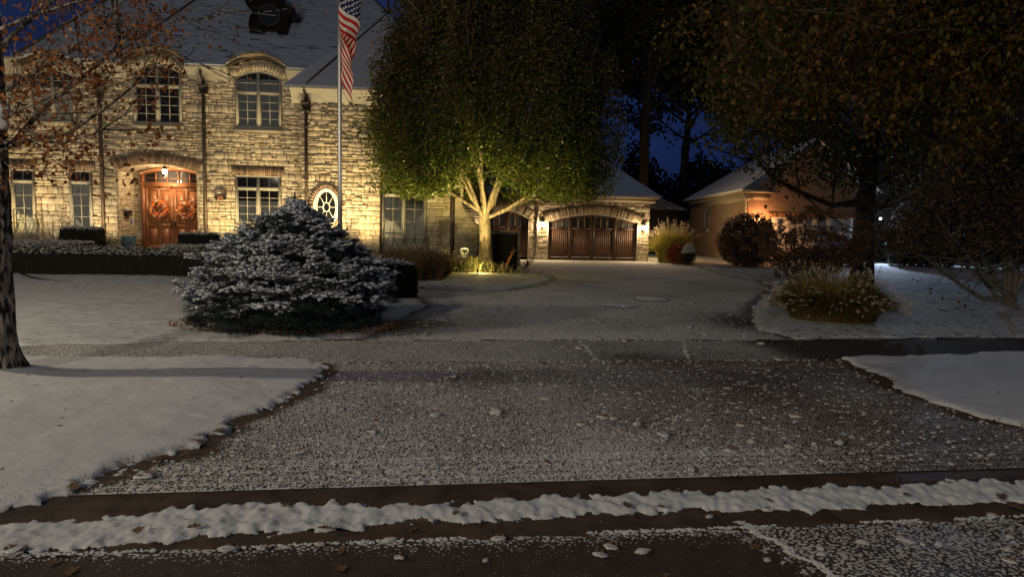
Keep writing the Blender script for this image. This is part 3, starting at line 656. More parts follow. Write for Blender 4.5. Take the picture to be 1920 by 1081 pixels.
for i in range(n):
    t0 = pi*i/n+.02; t1 = pi*(i+1)/n-.02; V = [HB.p(ou+(ra+r)*cos(t), oz+(rb+r)*sin(t), d) for d in (0, .13) for t, r in ((t0, .01), (t1, .01), (t1, .16), (t0, .16))]
    f.add(V, [[4, 5, 6, 7], [0, 1, 5, 4], [1, 2, 6, 5], [2, 3, 7, 6], [3, 0, 4, 7]])
f.build('oval_arch', BRICKA, ow)
# cornices
def cornice(P, a, b, z, scale=1., name='cornice'):
    f = MB(); pr = [(0, z), (.05, z), (.05, z+.22), (.13, z+.25), (.13, z+.33), (.29, z+.37), (.29, z+.42), (.38, z+.45), (.42, z+.56), (0, z+.56)]
    V = [P.p(u, q, d) for u in (a, b) for d, q in pr]; k = len(pr); f.add(V, [[j, (j+1) % k, k+(j+1) % k, k+j] for j in range(k)]); f.add([P.p(a, q, d) for d, q in pr], [list(range(k))]); f.add([P.p(b, q, d) for d, q in pr], [list(range(k))])
    return f.build(name, CREAM, house)
prev = ULEFT
for o in (D0, D1, D2):
    t = dtop(o); cornice(HA, prev, t['u0'], ZE); prev = t['u1']
cornice(HA, prev, UA1+.1, ZE); cornice(HB, -.35, UB1+.3, ZEB)
# downspouts
for px, head in ((189, 167), (383, 160)): q = HA.uz(px, 300, .16); spout(HA, house, q[0], ZG, HA.uz(px, head+12, .16)[1], head=HA.uz(px, head, .16)[1])
q = HB.uz(574, 300, .16); spout(HB, house, q[0], ZG, HB.uz(574, 208, .16)[1], head=HB.uz(574, 192, .16)[1])
q = HL.uz(848, 400, .12); spout(HL, house, q[0], -.1, 3.9, d=.12, w=.13)
# roofs
PI_ = 50; EZ = ZE+.58; tn = math.tan(R(PI_))
RP = HA.p(0, EZ, .46); RN = np.cross(HA.u, np.array([0, 0, 1.])*sin(R(PI_))-HA.n*cos(R(PI_))); RN /= np.linalg.norm(RN)
def onroof(px, py): return hit(px, py, RP, RN)
ea = HA.p(ULEFT-.4, EZ, .46); eb = HA.p(UA1+2.6, EZ, .46)
RT = 11.9
def clipz(a, b, z): a = np.array(a); b = np.array(b); return a+(b-a)*((z-a[2])/(b[2]-a[2]))
s1 = onroof(20, 108); s2 = onroof(205, -3); s_bot = clipz(s1, s2, EZ); s_top = clipz(s1, s2, 14.5)
r1 = onroof(728, 25); r2 = onroof(700, -2); r_top = clipz(r1, r2, 14.5); 
back = -HA.n
m = MB(); roofpts = [ea if ea[0] < s_bot[0] else s_bot]
roofpts = [s_bot]
for o in (D0, D1, D2):
    t = dtop(o); a0_, a1_ = t['u0']-.02, t['u1']+.02; zz_ = t['z1']+.16
    for k_ in range(15):
        u_ = a0_+(a1_-a0_)*k_/14; z_ = max(EZ, zarc(t, min(max(u_, t['u0']), t['u1']))+.17); 
        if k_ == 0: roofpts.append(HA.p(u_, EZ, .46))
        roofpts.append(HA.p(u_, z_, .46-(z_-EZ)/tn))
        if k_ == 14: roofpts.append(HA.p(u_, EZ, .46))
roofpts += [HA.p(UA1+.15, EZ, .46), HA.p(UA1+4.5, EZ, .46), r1, r_top, s_top]
m.poly(roofpts); 
for a, b in zip(roofpts, roofpts[1:]+roofpts[:1]): m.poly([a, b, b-RN*.12, a-RN*.12])
m.poly([s_bot, s_top, s_top+back*8, s_bot+back*3+np.array([0, 0, 0])]) ; m.poly([r1, r_top, r_top+back*8, r1+back*6])
roof = m.build('roof', SLATE, house)
m = MB(); h1 = onroof(228, 95); h2 = onroof(372, -4); h2b = clipz(h1, h2, 14.0); m.tube([h1, h2b], .055, 6); m.tube([s_bot, s_top], .07, 6); m.tube([r1, r_top], .05, 6); m.build('ridge_cap', DARKM, house)
# lower left roof block in front: eave at the far left
# wing roof
WZ = ZEB+.58; wl = HB.p(-.55, WZ, .46); wr = HB.p(UB1+.55, WZ, .46); apx = r1+np.array([0, 0, .02])
hipm = hit(575, 157, wl, np.cross(HB.u, apx-wl))
m = MB(); m.poly([wl, wr, apx]); val = onroof(556, 149); m.poly([wl, apx, val]); m.poly([wr, wr+back*7, apx]); m.poly([wl, val, val+np.array([0, 0, -.4])])
for a, b in ((wl, wr),): m.poly([a, b, b-np.array([0, 0, .06]), a-np.array([0, 0, .06])])
m.build('wing_roof', SLATEW, house)
m = MB(); m.tube([hipm+np.array([0, -.03, .02]), apx], .035, 6); m.tube([apx, apx+np.array([0, 0, .25]), apx+np.array([0, 0, 1.2])], [.12, .05, .05], 8); m.tube([apx+np.array([0, 0, 0.0]), apx+np.array([0, 0, .06])], .22, 10); m.build('roof_finial', DARKM, house)
# link roof (mostly behind the street tree)
m = MB(); m.poly([HL.p(-.2, 4.0, .45), HL.p(ULe+.3, 4.0, .45), HL.p(ULe+.3, 6.0, -2.6), HL.p(-.2, 6.0, -2.6)]); m.poly([HL.p(ULe+.3, 4.0, .45), HL.p(ULe+.3, 4.0, -7), HL.p(ULe+.3, 6.0, -2.6)]); m.build('link_roof', SLATEW, house)
m = MB(); m.box(HL, -.1, ULe+.25, .0, .42, 3.85, 3.99); m.build('link_fascia', CREAM, house)
# round dormer of dark copper on the roof
c = onroof(507, 62); CU = Plane(tuple((c-HA.n*-.05)[:2]), 6); cz = c[2]
f = MB(); pts = []
for i in range(25):
    t = pi*(1-i/24); pts.append((-.03+.66*cos(t), .98+.68*sin(t)))
outline = [(-.74, -.08), (-.78, .25), (-.72, .55), (-.62, .72), (-.82, .92), (-.95, 1.20), (-.72, 1.14)]+pts+[(.70, 1.02), (.88, .98), (1.02, .74), (1.00, .55), (.84, .52), (.74, .62), (.62, .48), (.66, -.08), (.30, -.08), (.26, .04), (-.16, .04), (-.22, -.08)]
f.prism(CU, [(a, cz+b) for a, b in outline], -1.8, .12); dm = f.build('round_dormer', mat('old_copper', (.028, .024, .02), .45, .3, 4, metal=.4), house)
f = MB(); V = []; n = 32
for i in range(n):
    t = 2*pi*i/n
    for r, d in ((.42, .12), (.42, .16), (.36, .16), (.36, .12)): V.append(CU.p(r*cos(t), cz+.62+r*sin(t), d))
f.add(V, [[4*i+j, 4*((i+1) % n)+j, 4*((i+1) % n)+(j+1) % 4, 4*i+(j+1) % 4] for i in range(n) for j in range(4)]); f.build('rim', mat('dull_rim', (.04, .035, .03), .6), dm)
f = MB(); f.poly([CU.p(.37*cos(t), cz+.62+.37*sin(t), .13) for t in np.linspace(0, 2*pi, 30)[:-1]]); f.build('pane', GLASS, dm)
# ---------------- front doors
f = MB(); u0, u1, z0 = DP['u0'], DP['u1'], ZG+.13; zt = HD.uz(320, 345)[1]; zl = HD.uz(320, 352)[1]
f.box(HD, u0, u0+.13, .01, .15, z0, zarc(DP, u0+.06)); f.box(HD, u1-.13, u1, .01, .15, z0, zarc(DP, u1-.06)); tp = arcpts(DP, u0, u1, 14)
f.prism(HD, [(a, b-.14) for a, b in tp]+tp[::-1], .012, .152); f.box(HD, u0+.13, u1-.13, .01, .165, zl, zt+.06)
for k in range(1, 5): uu = u0+.13+(u1-u0-.26)*k/5; f.box(HD, uu-.02, uu+.02, .04, .10, zt+.06, zarc(DP, uu)-.12)
f.box(HD, u0+.13, u1-.13, .045, .09, zt+.20, zt+.225)
df = f.build('door_frame', DOORW, house)
f = MB(); f.poly([HD.p(a, b, .05) for a, b in [(u0+.1, zt), (u1-.1, zt)]+[(q, r-.1) for q, r in arcpts(DP, u0+.1, u1-.1)][::-1]]); f.build('pane', GLASSP, df)
f = MB(); f.poly([HD.p(a, b, .012) for a, b in [(u0+.1, zt), (u1-.1, zt)]+[(q, r-.1) for q, r in arcpts(DP, u0+.1, u1-.1)][::-1]]); f.build('backing', mat('hall_dark', (.09, .08, .08), .8), df)
um = (u0+u1)/2
for (a, b, side) in ((u0+.13, um-.006, 1), (um+.006, u1-.13, -1)):
    f = MB(); f.box(HD, a, b, .03, .075, z0+.02, zl)
    st = .12; mid = (a+b)/2; zz = [z0+.20, z0+(zl-z0)*.36, z0+(zl-z0)*.42, z0+(zl-z0)*.52, z0+(zl-z0)*.57, zl-.12]
    f.box(HD, a, a+st, .076, .10, z0+.02, zl); f.box(HD, b-st, b, .076, .10, z0+.02, zl); f.box(HD, mid-.05, mid+.05, .076, .099, z0+.2, zl-.12)
    f.box(HD, a+st, b-st, .076, .098, z0+.02, z0+.2); f.box(HD, a+st, b-st, .076, .098, zl-.12, zl)
    for (p, q) in ((zz[1], zz[2]), (zz[3], zz[4])): f.box(HD, a+st, b-st, .076, .0975, p, q)
    for (p, q) in ((zz[0], zz[1]), (zz[2], zz[3]), (zz[4], zz[5])):
        for (c0, c1) in ((a+st, mid-.05), (mid+.05, b-st)): f.box(HD, c0+.045, c1-.045, .074, .092, p+.045, q-.045)
    dd = f.build('door', DOORW, house)
    f = MB(); hx = b-.06 if side == 1 else a+.06; hz = z0+1.02
    f.box(HD, hx-.03, hx+.03, .10, .115, hz-.16, hz+.2); f.tube([HD.p(hx, hz+.14, .115), HD.p(hx, hz+.10, .175), HD.p(hx, hz-.05, .17), HD.p(hx, hz-.12, .115)], .014, 6); f.build('handle', mat('dark_bronze', (.12, .10, .08), .3, metal=.9), dd)
# wreaths hanging on the doors
for (cx, py, lab) in (((u0+.13+um)/2, 392, 'fuller autumn wreath of orange flowers on the left front door'), ((um+u1-.13)/2-.02, 393, 'autumn wreath with open dark centre on the right front door')):
    zc = HD.uz(300, py, .15)[1]; w = thing('wreath', HD.p(cx, zc, .1), lab, 'wreath', 'autumn wreaths on the front doors')
    big = 'fuller' in lab; n = 720; t = rng.uniform(0, 2*pi, n); rr = rng.normal(.275, .055, n); cen = np.array([HD.p(cx+r*cos(a), zc+r*sin(a), .14+random.uniform(-.02, .08)) for r, a in zip(rr, t)])
    f = MB(); f.leaves(cen, .12, .06); f.build('foliage', mat('wreath_leaf', (.5, .1, .03), .7, .2, 9, island=[(.62, .07, .012), (.75, .16, .02), (.30, .05, .02), (.5, .42, .30), (.8, .26, .03), (.12, .08, .05)]), w)
    f = MB(); n = 40; t = np.linspace(0, 2*pi, n)[:-1]; cc = np.array([HD.p(cx+random.uniform(.22, .34)*cos(a), zc+random.uniform(.22, .34)*sin(a), .19) for a in t]); f.blobs(cc, rng.uniform(.035, .06, len(cc)), wob=.35); f.build('flower', mat('wreath_flower', (.7, .16, .02), .7, .2, 12, island=[(.72, .13, .02), (.80, .24, .04), (.60, .50, .36), (.5, .06, .02)]), w)
    f = MB(); f.box(HD, cx-.03, cx+.03, .104, .112, zc+.24, zl-.02); f.box(HD, cx-.035, cx-.005, .113, .12, zc+.28, zc+.45); f.build('ribbon', mat('ribbon_cloth', (.35, .17, .10), .8), w)
# porch lantern hanging in the arch
def lantern(loc, s=1.):
    L0 = thing('porch_lantern', loc, 'glowing glass lantern hanging inside the arched stone entrance', 'lantern')
    x, y, z = loc; f = MB(); f.lathe(loc, [(.0, .30*s), (.03*s, .27*s), (.05*s, .24*s), (.13*s, .16*s), (.135*s, .145*s), (.0, .145*s)], 8); f.tube([(x, y, z+.28*s), (x, y, z+.55*s)], .01, 6); f.lathe(loc, [(.0, -.17*s), (.02*s, -.15*s), (.05*s, -.11*s), (.0, -.11*s)], 8)
    for i in range(6): a = 2*pi*i/6; f.tube([(x+.125*s*cos(a), y+.125*s*sin(a), z+.15*s), (x+.06*s*cos(a), y+.06*s*sin(a), z-.11*s)], .007, 4)
    f.build('cage', DARKM, L0)
    f = MB(); f.lathe(loc, [(.0, .14*s), (.11*s, .14*s), (.05*s, -.10*s), (.0, -.10*s)], 10); f.build('glass', mat('lit_glass', (1, .80, .50), .5, emit=9), L0, smooth=True)
    return L0
lp = HA.p(HA.uz(309, 325, -.55)[0], HA.uz(309, 325, -.55)[1], -.55); LN = lantern(tuple(lp), 1.05)
light_under(LN, 'lantern_light', 'POINT', tuple(lp+np.array([0, 0, -.25])), 105, (1, .74, .42), .10)
# mailbox, doorbell, plaque, planter
mb_ = thing('mailbox', LR.p(.62, HD.uz(240, 395)[1], .03), 'dark metal mailbox with a snowy lid beside the front doors', 'mailbox')
f = MB(); zc = HD.uz(240, 398)[1]; f.prism(Pl2(LR.O[:2], LR.u, LR.n), [(.42, zc-.16), (.80, zc-.16), (.84, zc), (.80, zc+.07), (.42, zc+.07), (.38, zc)], .03, .15); f.build('body', DARKM, mb_)
f = MB(); f.tube([LR.p(.40, zc+.08, .09), LR.p(.82, zc+.08, .09)], .06, 8); f.build('lid', mat('pale_lid', (.45, .42, .38), .5), mb_, smooth=True)
f = MB(); zc = HD.uz(246, 414)[1]; f.prism(LR, [(.98, zc-.06), (1.06, zc-.06), (1.06, zc+.06), (.98, zc+.06)], .03, .055); db = f.build('doorbell', DARKM, label='small doorbell glowing blue between mailbox and front doors', category='doorbell')
f = MB(); f.prism(LR, [(1.0, zc-.025), (1.04, zc-.025), (1.04, zc+.025), (1.0, zc+.025)], .056, .058); f.build('button', mat('blue_glow', (.35, .4, 1), .5, emit=2.2), db)
pu, pz = HA.uz(413, 364, .12); pq = thing('house_number_plaque', HA.p(pu, pz-.2, .1), 'dark arched house number plaque on the wall beside the downspout', 'plaque')
f = MB(); pl = [(pu-.21, pz-.2), (pu+.21, pz-.2), (pu+.21, pz+.10), (pu+.12, pz+.17), (pu, pz+.20), (pu-.12, pz+.17), (pu-.21, pz+.10)]; f.prism(HA, pl, .10, .135); f.build('plate', mat('plaque_metal', (.10, .065, .055), .5, .3, 8), pq)
f = MB(); f.prism(HA, [(pu-.18, pz-.01), (pu+.18, pz-.01), (pu+.17, pz+.03), (pu+.05, pz+.07), (pu, pz+.085), (pu-.05, pz+.07), (pu-.17, pz+.03)], .136, .142); f.build('crest', mat('pewter', (.28, .25, .24), .4, metal=.3), pq)
f = MB()
for k in (-1, 0, 1): x = pu+k*.075; f.box(HA, x-.014, x+.014, .136, .146, pz-.165, pz-.04); f.box(HA, x-.034, x-.015, .136, .145, pz-.075, pz-.055); f.box(HA, x-.034, x+.034, .136, .1455, pz-.18, pz-.166)
f.build('numeral', mat('numeral_paint', (.60, .26, .14), .6), pq)
bp = HA.p(HA.uz(241, 458, -.35)[0], ZG+.131, -.35); pl_ = thing('planter_pot', bp, 'glossy blue ceramic planter beside the arched stone entrance', 'planter')
f = MB(); f.lathe(bp, [(.0, 0), (.17, 0), (.22, .12), (.255, .30), (.27, .47), (.295, .50), (.295, .545), (.255, .545), (.245, .42), (0, .42)], 28); f.build('pot', mat('blue_glaze', (.06, .16, .25), .2, .25, 6, spec=.6), pl_, smooth=True)
f = MB(); f.lathe(bp, [(0, .44), (.15, .45), (.245, .43)], 16); f.build('soil', SNOWR, pl_)
# ---------------- garage wing
GO = G(1006, 487); GA = Plane(GO[:2], 5)
gar = thing('garage', GA.p(0, 0, 0), 'stone garage wing with arched wooden doors and steep snowy roof', 'garage')
GZ = GA.uz(1150, 379)[1]; GR = GA.uz(1217, 430)[0]; GL = GA.uz(868, 430)[0]
GD1 = opn(GA, 1026, 1196, 489, 401, .42); GD2 = opn(GA, 909, 992, 485, 394, .40)
for o in (GD1, GD2): o['z0'] = 0.
m = MB(); stones(m, GA, GL, GR, 0, GZ, [GD1, GD2, arch_outer(GD1, .0, .40), arch_outer(GD2, .0, .40)], smin=.25, smax=.9, depth=(.015, .05), band=(.18, .34), split=(1, 2), rough=.006)
GS = Pl2(GA.p(GR)[:2], -GA.n, GA.u); stones(m, GS, 0, 6, 0, GZ, smin=.25, smax=.9, depth=(.015, .04), split=(1, 2), rough=.006)
m.build('wall', ASH, gar)
m = MB()
for a, b in ((GL, GD2['u0']), (GD2['u1'], GD1['u0']), (GD1['u1'], GR)): wall_back(GA, a, b, -.05, GZ+.1)
for o in (GD1, GD2):
    ap2 = arcpts(o, o['u0'], o['u1'], 16)
    for i in range(16): m.poly([GA.p(*ap2[i]), GA.p(*ap2[i+1]), GA.p(ap2[i+1][0], GZ+.1), GA.p(ap2[i][0], GZ+.1)]); m.poly([GA.p(*ap2[i]), GA.p(*ap2[i+1]), GA.p(*ap2[i+1], -.4), GA.p(*ap2[i], -.4)])
    for u in (o['u0'], o['u1']): m.poly([GA.p(u, 0), GA.p(u, 0, -.4), GA.p(u, GZ, -.4), GA.p(u, GZ)])
    wall_back(GA, o['u0'], o['u1'], -.05, GZ, -.4)
wall_back(GS, 0, 7, -.05, GZ+.1)
m.build('mortar_backing', MORT, gar)
for o in (GD1, GD2):
    a = MB(); voussoirs(a, GA, o, .40, bw=.085, d=.075, over=.10); a.build('arch', mat('pale_brick', (.3, .25, .18), .9, .2, 6, .4, 30, island=[(.24, .19, .125), (.34, .28, .19), (.29, .22, .15), (.19, .15, .10)]), gar)
    f = MB(); tp = arcpts(o, o['u0'], o['u1'], 18); f.prism(GA, [(a_, b_-.07) for a_, b_ in tp]+tp[::-1], -.10, .03); f.box(GA, o['u0'], o['u0']+.06, -.10, .03, 0, zarc(o, o['u0'])); f.box(GA, o['u1']-.06, o['u1'], -.10, .03, 0, zarc(o, o['u1'])); f.build('arch_trim', CREAM, gar)
def garage_door(o, secs, mid, lab):
    u0, u1 = o['u0']+.06, o['u1']-.06; w = (u1-u0)/secs; zw = 1.72
    d = MB()
    for k in range(secs+1):
        x = u0+k*w; hw_ = .12 if (k == mid or k in (0, secs)) else .10; a = max(u0, x-hw_); b = min(u1, x+hw_); d.box(GA, a, b, -.22, -.12, .01, zarc(o, min(max(x, u0), u1))-.09)
    for k in range(secs):
        a, b = u0+k*w+.1, u0+(k+1)*w-.1; d.box(GA, a, b, -.22, -.125, .01, .16); d.box(GA, a, b, -.22, -.125, zw-.10, zw); 
        t = arcpts(o, a, b, 6); d.prism(GA, [(p, q-.19) for p, q in t]+[(p, q-.08) for p, q in t][::-1], -.22, -.124)
    D_ = d.build('garage_door', GARD, gar, label=lab)
    p = MB()
    for k in range(secs):
        a, b = u0+k*w+.12, u0+(k+1)*w-.12; n = 9; bw = (b-a)/n
        for j in range(n): p.box(GA, a+j*bw+.008, a+(j+1)*bw-.008, -.22, -.155, .16, zw-.1)
        p.box(GA, a-.01, b+.01, -.22, -.175, .16, zw-.1)
    p.build('panel', GARW, D_)
    g = MB(); mu = MB()
    for k in range(secs):
        a, b = u0+k*w+.1, u0+(k+1)*w-.1; t = arcpts(o, a, b, 6); g.poly([GA.p(p_, q_, -.17) for p_, q_ in [(a, zw), (b, zw)]+[(x, y-.15) for x, y in t][::-1]])
        for j in range(1, 3): x = a+(b-a)*j/3; mu = MB(); mu.box(GA, x-.017, x+.017, -.20, -.14, zw, zarc(o, x)-.16); mu.build('muntin', mat('muntin_tan', (.22, .14, .08), .5), D_)
    g.build('pane', mat('garage_glass', (.055, .06, .06), .12, .3, 2, spec=.6), D_)
    st = MB()
    for k in range(secs): st.box(GA, u0+k*w+.1, u0+(k+1)*w-.1, -.125, -.105, .165, .185)
    st.build('snow_ledge', SNOW, D_)
garage_door(GD1, 4, 2, 'wide garage door of four dark brown boarded panels'); garage_door(GD2, 2, 1, 'narrow two-panel dark brown garage door behind the hedge')
u = GA.uz(1007, 430)[0]; f = MB(); f.box(GA, u-.05, u+.05, .03, .13, .02, GZ+.05); f.build('downspout', CREAM, gar)
f = MB(); f.box(GA, GL-.2, GR+.15, .0, .30, GZ, GZ+.20); f.box(GA, GL-.2, GR+.35, .0, .48, GZ+.202, GZ+.32); f.box(GS, -.0, 7, .0, .30, GZ, GZ+.20); f.box(GS, -.3, 7, .0, .42, GZ+.202, GZ+.32); f.build('fascia', mat('fascia_tan', (.30, .26, .19), .6, .1), gar)
er = GA.p(GR+.45, GZ+.33, .5); el = GA.p(GL-.3, GZ+.33, .5); pk = D(1133, 299, 39.5); pl2 = pk-GA.u*9
er2 = er-GA.n*8; m = MB(); m.poly([el, er, pk, pl2]); m.poly([er, er2, pk-GA.n*.0]); m.poly([er2, el-GA.n*8, pl2, pk]); m.poly([el, er, er-np.array([0, 0, .05]), el-np.array([0, 0, .05])])
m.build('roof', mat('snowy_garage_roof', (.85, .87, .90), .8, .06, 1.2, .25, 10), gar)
def sconce(P, px, py, d, lab, pw, col=(1, .72, .40)):
    u, z = P.uz(px, py, d); loc = P.p(u, z, d+.14); t = thing('wall_lantern', tuple(P.p(u, z, d)), lab, 'lantern', 'wall lanterns beside the garage doors')
    f = MB(); f.box(P, u-.06, u+.06, d, d+.03, z-.14, z+.14); f.tube([P.p(u, z+.10, d+.03), P.p(u, z+.24, d+.10), P.p(u, z+.17, d+.14)], .012, 5); f.lathe(loc, [(0, .17), (.05, .15), (.11, .10), (.11, .085), (0, .085)], 8)
    for i in range(4): a = pi/4+pi/2*i; f.tube([loc+np.array([.09*cos(a), .09*sin(a), .09]), loc+np.array([.06*cos(a), .06*sin(a), -.14])], .007, 4)
    f.lathe(loc, [(0, -.18), (.03, -.16), (.065, -.13), (0, -.13)], 8); f.build('bracket', DARKM, t)
    f = MB(); f.lathe(loc, [(0, .08), (.08, .08), (.05, -.12), (0, -.12)], 8); f.build('glass', mat('lit_glass_garage', (1, .82, .55), .5, emit=34), t, smooth=True)
    light_under(t, 'lantern_light', 'POINT', tuple(P.p(u, z-.02, d+.27)), pw, col, .07)
sconce(GA, 1017, 420, .04, 'glowing lantern on the stone pier left of the wide garage door', 150); sconce(GA, 1206, 426, .04, 'glowing lantern on the stone pier right of the wide garage door', 150)
sconce(GA, 884, 420, .04, 'glowing wall lantern behind the trunk of the round green tree', 60)

sl = thing('wall_lantern', tuple(GS.p(2.2, 2.2, .04)), 'unseen lantern added on the stone garage side wall to light the brick garage', 'lantern'); f = MB(); f.box(GS, 2.14, 2.26, .04, .08, 2.1, 2.4); f.lathe(tuple(GS.p(2.2, 2.25, .17)), [(0, .15), (.1, .09), (.1, .08), (0, .08)], 8); f.build('bracket', DARKM, sl); f = MB(); f.lathe(tuple(GS.p(2.2, 2.25, .17)), [(0, .08), (.08, .08), (.05, -.12), (0, -.12)], 8); f.build('glass', MATS['lit_glass_garage'], sl)  # unseen lantern, added to brighten the brick garage's side wall
light_under(sl, 'lantern_light', 'POINT', tuple(GS.p(2.2, 2.2, .5)), 210, (1, .70, .34), .08)
# sweeping garden wall between house and garage
GW = Plane(tuple(HL.p(ULe, 0, .3)[:2]), 6)
def gwp(px, py): return GW.uz(px, py)
top = [gwp(*p) for p in [(853, 372), (863, 372), (868, 388), (876, 404), (888, 418), (903, 429), (920, 435)]]; end = gwp(976, 437)
m = MB(); prof = [(0+top[0][0], 0)]+[(end[0], 0), end]+top[::-1]; us = np.array([t_[0] for t_ in top]+[end[0]]); zs = np.array([t_[1] for t_ in top]+[end[1]])
m.prism(GW, prof, -.25, -.03); stones(m, GW, top[0][0], end[0], 0, top[0][1], smin=.25, smax=.8, depth=(.015, .035), off=-.03, split=(1, 2), rough=.005, ztop=lambda u: float(np.interp(u, us, zs)))
gw = thing('garden_wall', GW.p(top[0][0], 0, 0), 'low stone garden wall sweeping down in a curve behind the tree trunk', 'garden wall'); m.build('wall', ASH, gw)
m = MB(); pts = list(zip(us, zs)); m.prism(GW, [(a, b+.01) for a, b in pts]+[(a, b+.09) for a, b in pts][::-1], -.30, .06); m.build('cap', mat('cap_stone', (.26, .20, .14), .8, .15, 5, .3, 20), gw)
f = MB(); q = GW.uz(872, 400)
# ---------------- neighbour's brick garage
BRK = mat('red_brick', (.36, .2, .12), .9, .2, 5, .4, 40, noisecol=(.20, .10, .06), thr=(.42, .62))
def brick_mat(name, c1, c2, mo, uvscale=1):
    m = bpy.data.materials.new(name); m.use_nodes = True; t = m.node_tree; N = t.nodes; L = t.links.new; p = N['Principled BSDF']; p.inputs['Roughness'].default_value = .9
    uv = N.new('ShaderNodeUVMap'); b = N.new('ShaderNodeTexBrick'); L(uv.outputs[0], b.inputs['Vector']); b.inputs['Scale'].default_value = 1; b.inputs['Brick Width'].default_value = .22; b.inputs['Row Height'].default_value = .075
    b.inputs['Mortar Size'].default_value = .007; b.inputs['Bias'].default_value = -.1
    b.inputs['Color1'].default_value = (*c1, 1); b.inputs['Color2'].default_value = (*c2, 1); b.inputs['Mortar'].default_value = (*mo, 1)
    n = N.new('ShaderNodeTexNoise'); n.inputs['Scale'].default_value = 5; n.inputs['Detail'].default_value = 8; x = N.new('ShaderNodeMix'); x.data_type = 'RGBA'; x.blend_type = 'MULTIPLY'; x.inputs[0].default_value = .5; L(b.outputs['Color'], x.inputs[6])
    L(n.outputs['Color'], x.inputs[7]); L(x.outputs[2], p.inputs['Base Color']); bp = N.new('ShaderNodeBump'); bp.inputs['Strength'].default_value = .6; bp.inputs['Distance'].default_value = .02; bp.invert = True; L(b.outputs['Fac'], bp.inputs['Height']); L(bp.outputs[0], p.inputs['Normal'])
    return m
BM = brick_mat('neighbour_brick', (.55, .34, .20), (.42, .25, .15), (.42, .38, .30))
def wallpoly(P, pts, name, m_, parent, d=0.):
    b = MB(); b.poly([P.p(a, z, d) for a, z in pts]); return b.build(name, m_, parent, uv=np.array(pts))
NC = D(1400, 436, 36); NF = D(1293, 434, 50); nu = (NF-NC)[:2]; nl = np.linalg.norm(nu); nu = np.array([*(nu/nl), 0])
NS = Pl2(NC[:2], nu, (-nu[1], nu[0], 0)); NFR = Plane(NC[:2], 6)
brick = thing('brick_garage', (*NC[:2], 0), 'brick garage with dentil cornice and snowy roof lit by an orange lamp', 'garage')
NE = 3.72; wallpoly(NS, [(0, -.1), (nl, -.1), (nl, NE), (0, NE)], 'side_wall', BM, brick)
NW = 6.9; GDn = dict(u0=1.25, u1=6.6, z0=0, z1=2.5)
b = MB(); uvs = []
for pts in ([(0, -.1), (1.25, -.1), (1.25, NE), (0, NE)], [(5.9, -.1), (NW, -.1), (NW, NE), (5.9, NE)], [(1.25, 2.5), (5.9, 2.5), (5.9, NE), (1.25, NE)], [(0, NE), (NW, NE), (NW/2, NE+2.7)]):
    b.poly([NFR.p(a, z) for a, z in pts]); uvs += pts
b.build('front_wall', BM, brick, uv=np.array(uvs))
f = MB(); voussoirs(f, NFR, dict(u0=1.25, u1=5.9, z0=0, z1=2.5), .24, bw=.085, d=.03, over=.1); f.build('lintel', mat('lintel_brick', (.4, .2, .12), .9, .2, 6, island=[(.44, .24, .13), (.34, .18, .10)]), brick)
f = MB()
for j in range(5): f.box(NFR, 1.25, 5.9, -.12, -.06, .01+j*.5, .49+j*.5)
for k in range(6):
    for j in range(5): f.box(NFR, 1.38+k*.76, 1.96+k*.76, -.06, -.045, .09+j*.5, .41+j*.5)
f.build('garage_door', mat('white_door', (.60, .60, .58), .5, .05), brick)
f = MB(); f.box(NS, -.1, nl+.3, 0, .12, NE-.42, NE-.12); f.box(NS, -.35, nl+.4, 0, .42, NE, NE+.16)
for i in range(int(nl/.22)): f.box(NS, i*.22, i*.22+.11, .12, .20, NE-.14, NE-.02)
f.box(NFR, -.42, 1.3, 0, .35, NE-.02, NE+.16); f.box(NFR, -.1, 1.1, 0, .12, NE-.35, NE-.1); f.build('cornice', mat('cornice_paint', (.45, .38, .26), .6, .1), brick)
f = MB(); a = NS.p(-.02, 0, .18); f.tube([NS.p(-.25, NE, .36), NS.p(-.12, NE-.35, .2), NS.p(.05, NE-.6, .10), NS.p(.05, .1, .10)], .05, 7); f.build('downspout', CREAM, brick)
def flatroof(pts, name, m_, parent, th=.12):
    b = MB(); pts = [np.array(p) for p in pts]; nn = np.cross(pts[1]-pts[0], pts[2]-pts[0]); nn /= np.linalg.norm(nn); nn *= np.sign(nn[2]+1e-9)
    b.poly(pts)
    for p, q in zip(pts, pts[1:]+pts[:1]): b.poly([p, q, q-nn*th, p-nn*th])
    return b.build(name, m_, parent)
ev0 = NS.p(-.4, NE+.17, .45); ev1 = NS.p(nl+.5, NE+.17, .45); rg0 = NFR.p(NW/2, NE+2.9, .35); rg1 = rg0+nu*(nl-4); ev2 = NFR.p(NW+.4, NE+.17, .35); ev3 = ev2+nu*nl
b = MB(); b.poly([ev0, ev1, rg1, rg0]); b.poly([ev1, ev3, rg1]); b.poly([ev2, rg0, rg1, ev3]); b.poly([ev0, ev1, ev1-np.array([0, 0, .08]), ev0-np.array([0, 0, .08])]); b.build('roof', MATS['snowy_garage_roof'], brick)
nw = dict(u0=NS.uz(1331, 430)[0], u1=NS.uz(1322, 430)[0], z0=NS.uz(1326, 431)[1], z1=NS.uz(1326, 392)[1]); nw['u0'], nw['u1'] = sorted((nw['u0'], nw['u1'])); window(NS, brick, nw, 1, None, 1, 2, sill=True, fw=.09)
L1 = thing('wall_lantern', tuple(NFR.p(.55, 2.2, .02)), 'orange lamp on the brick garage corner behind the round shrub', 'lantern')
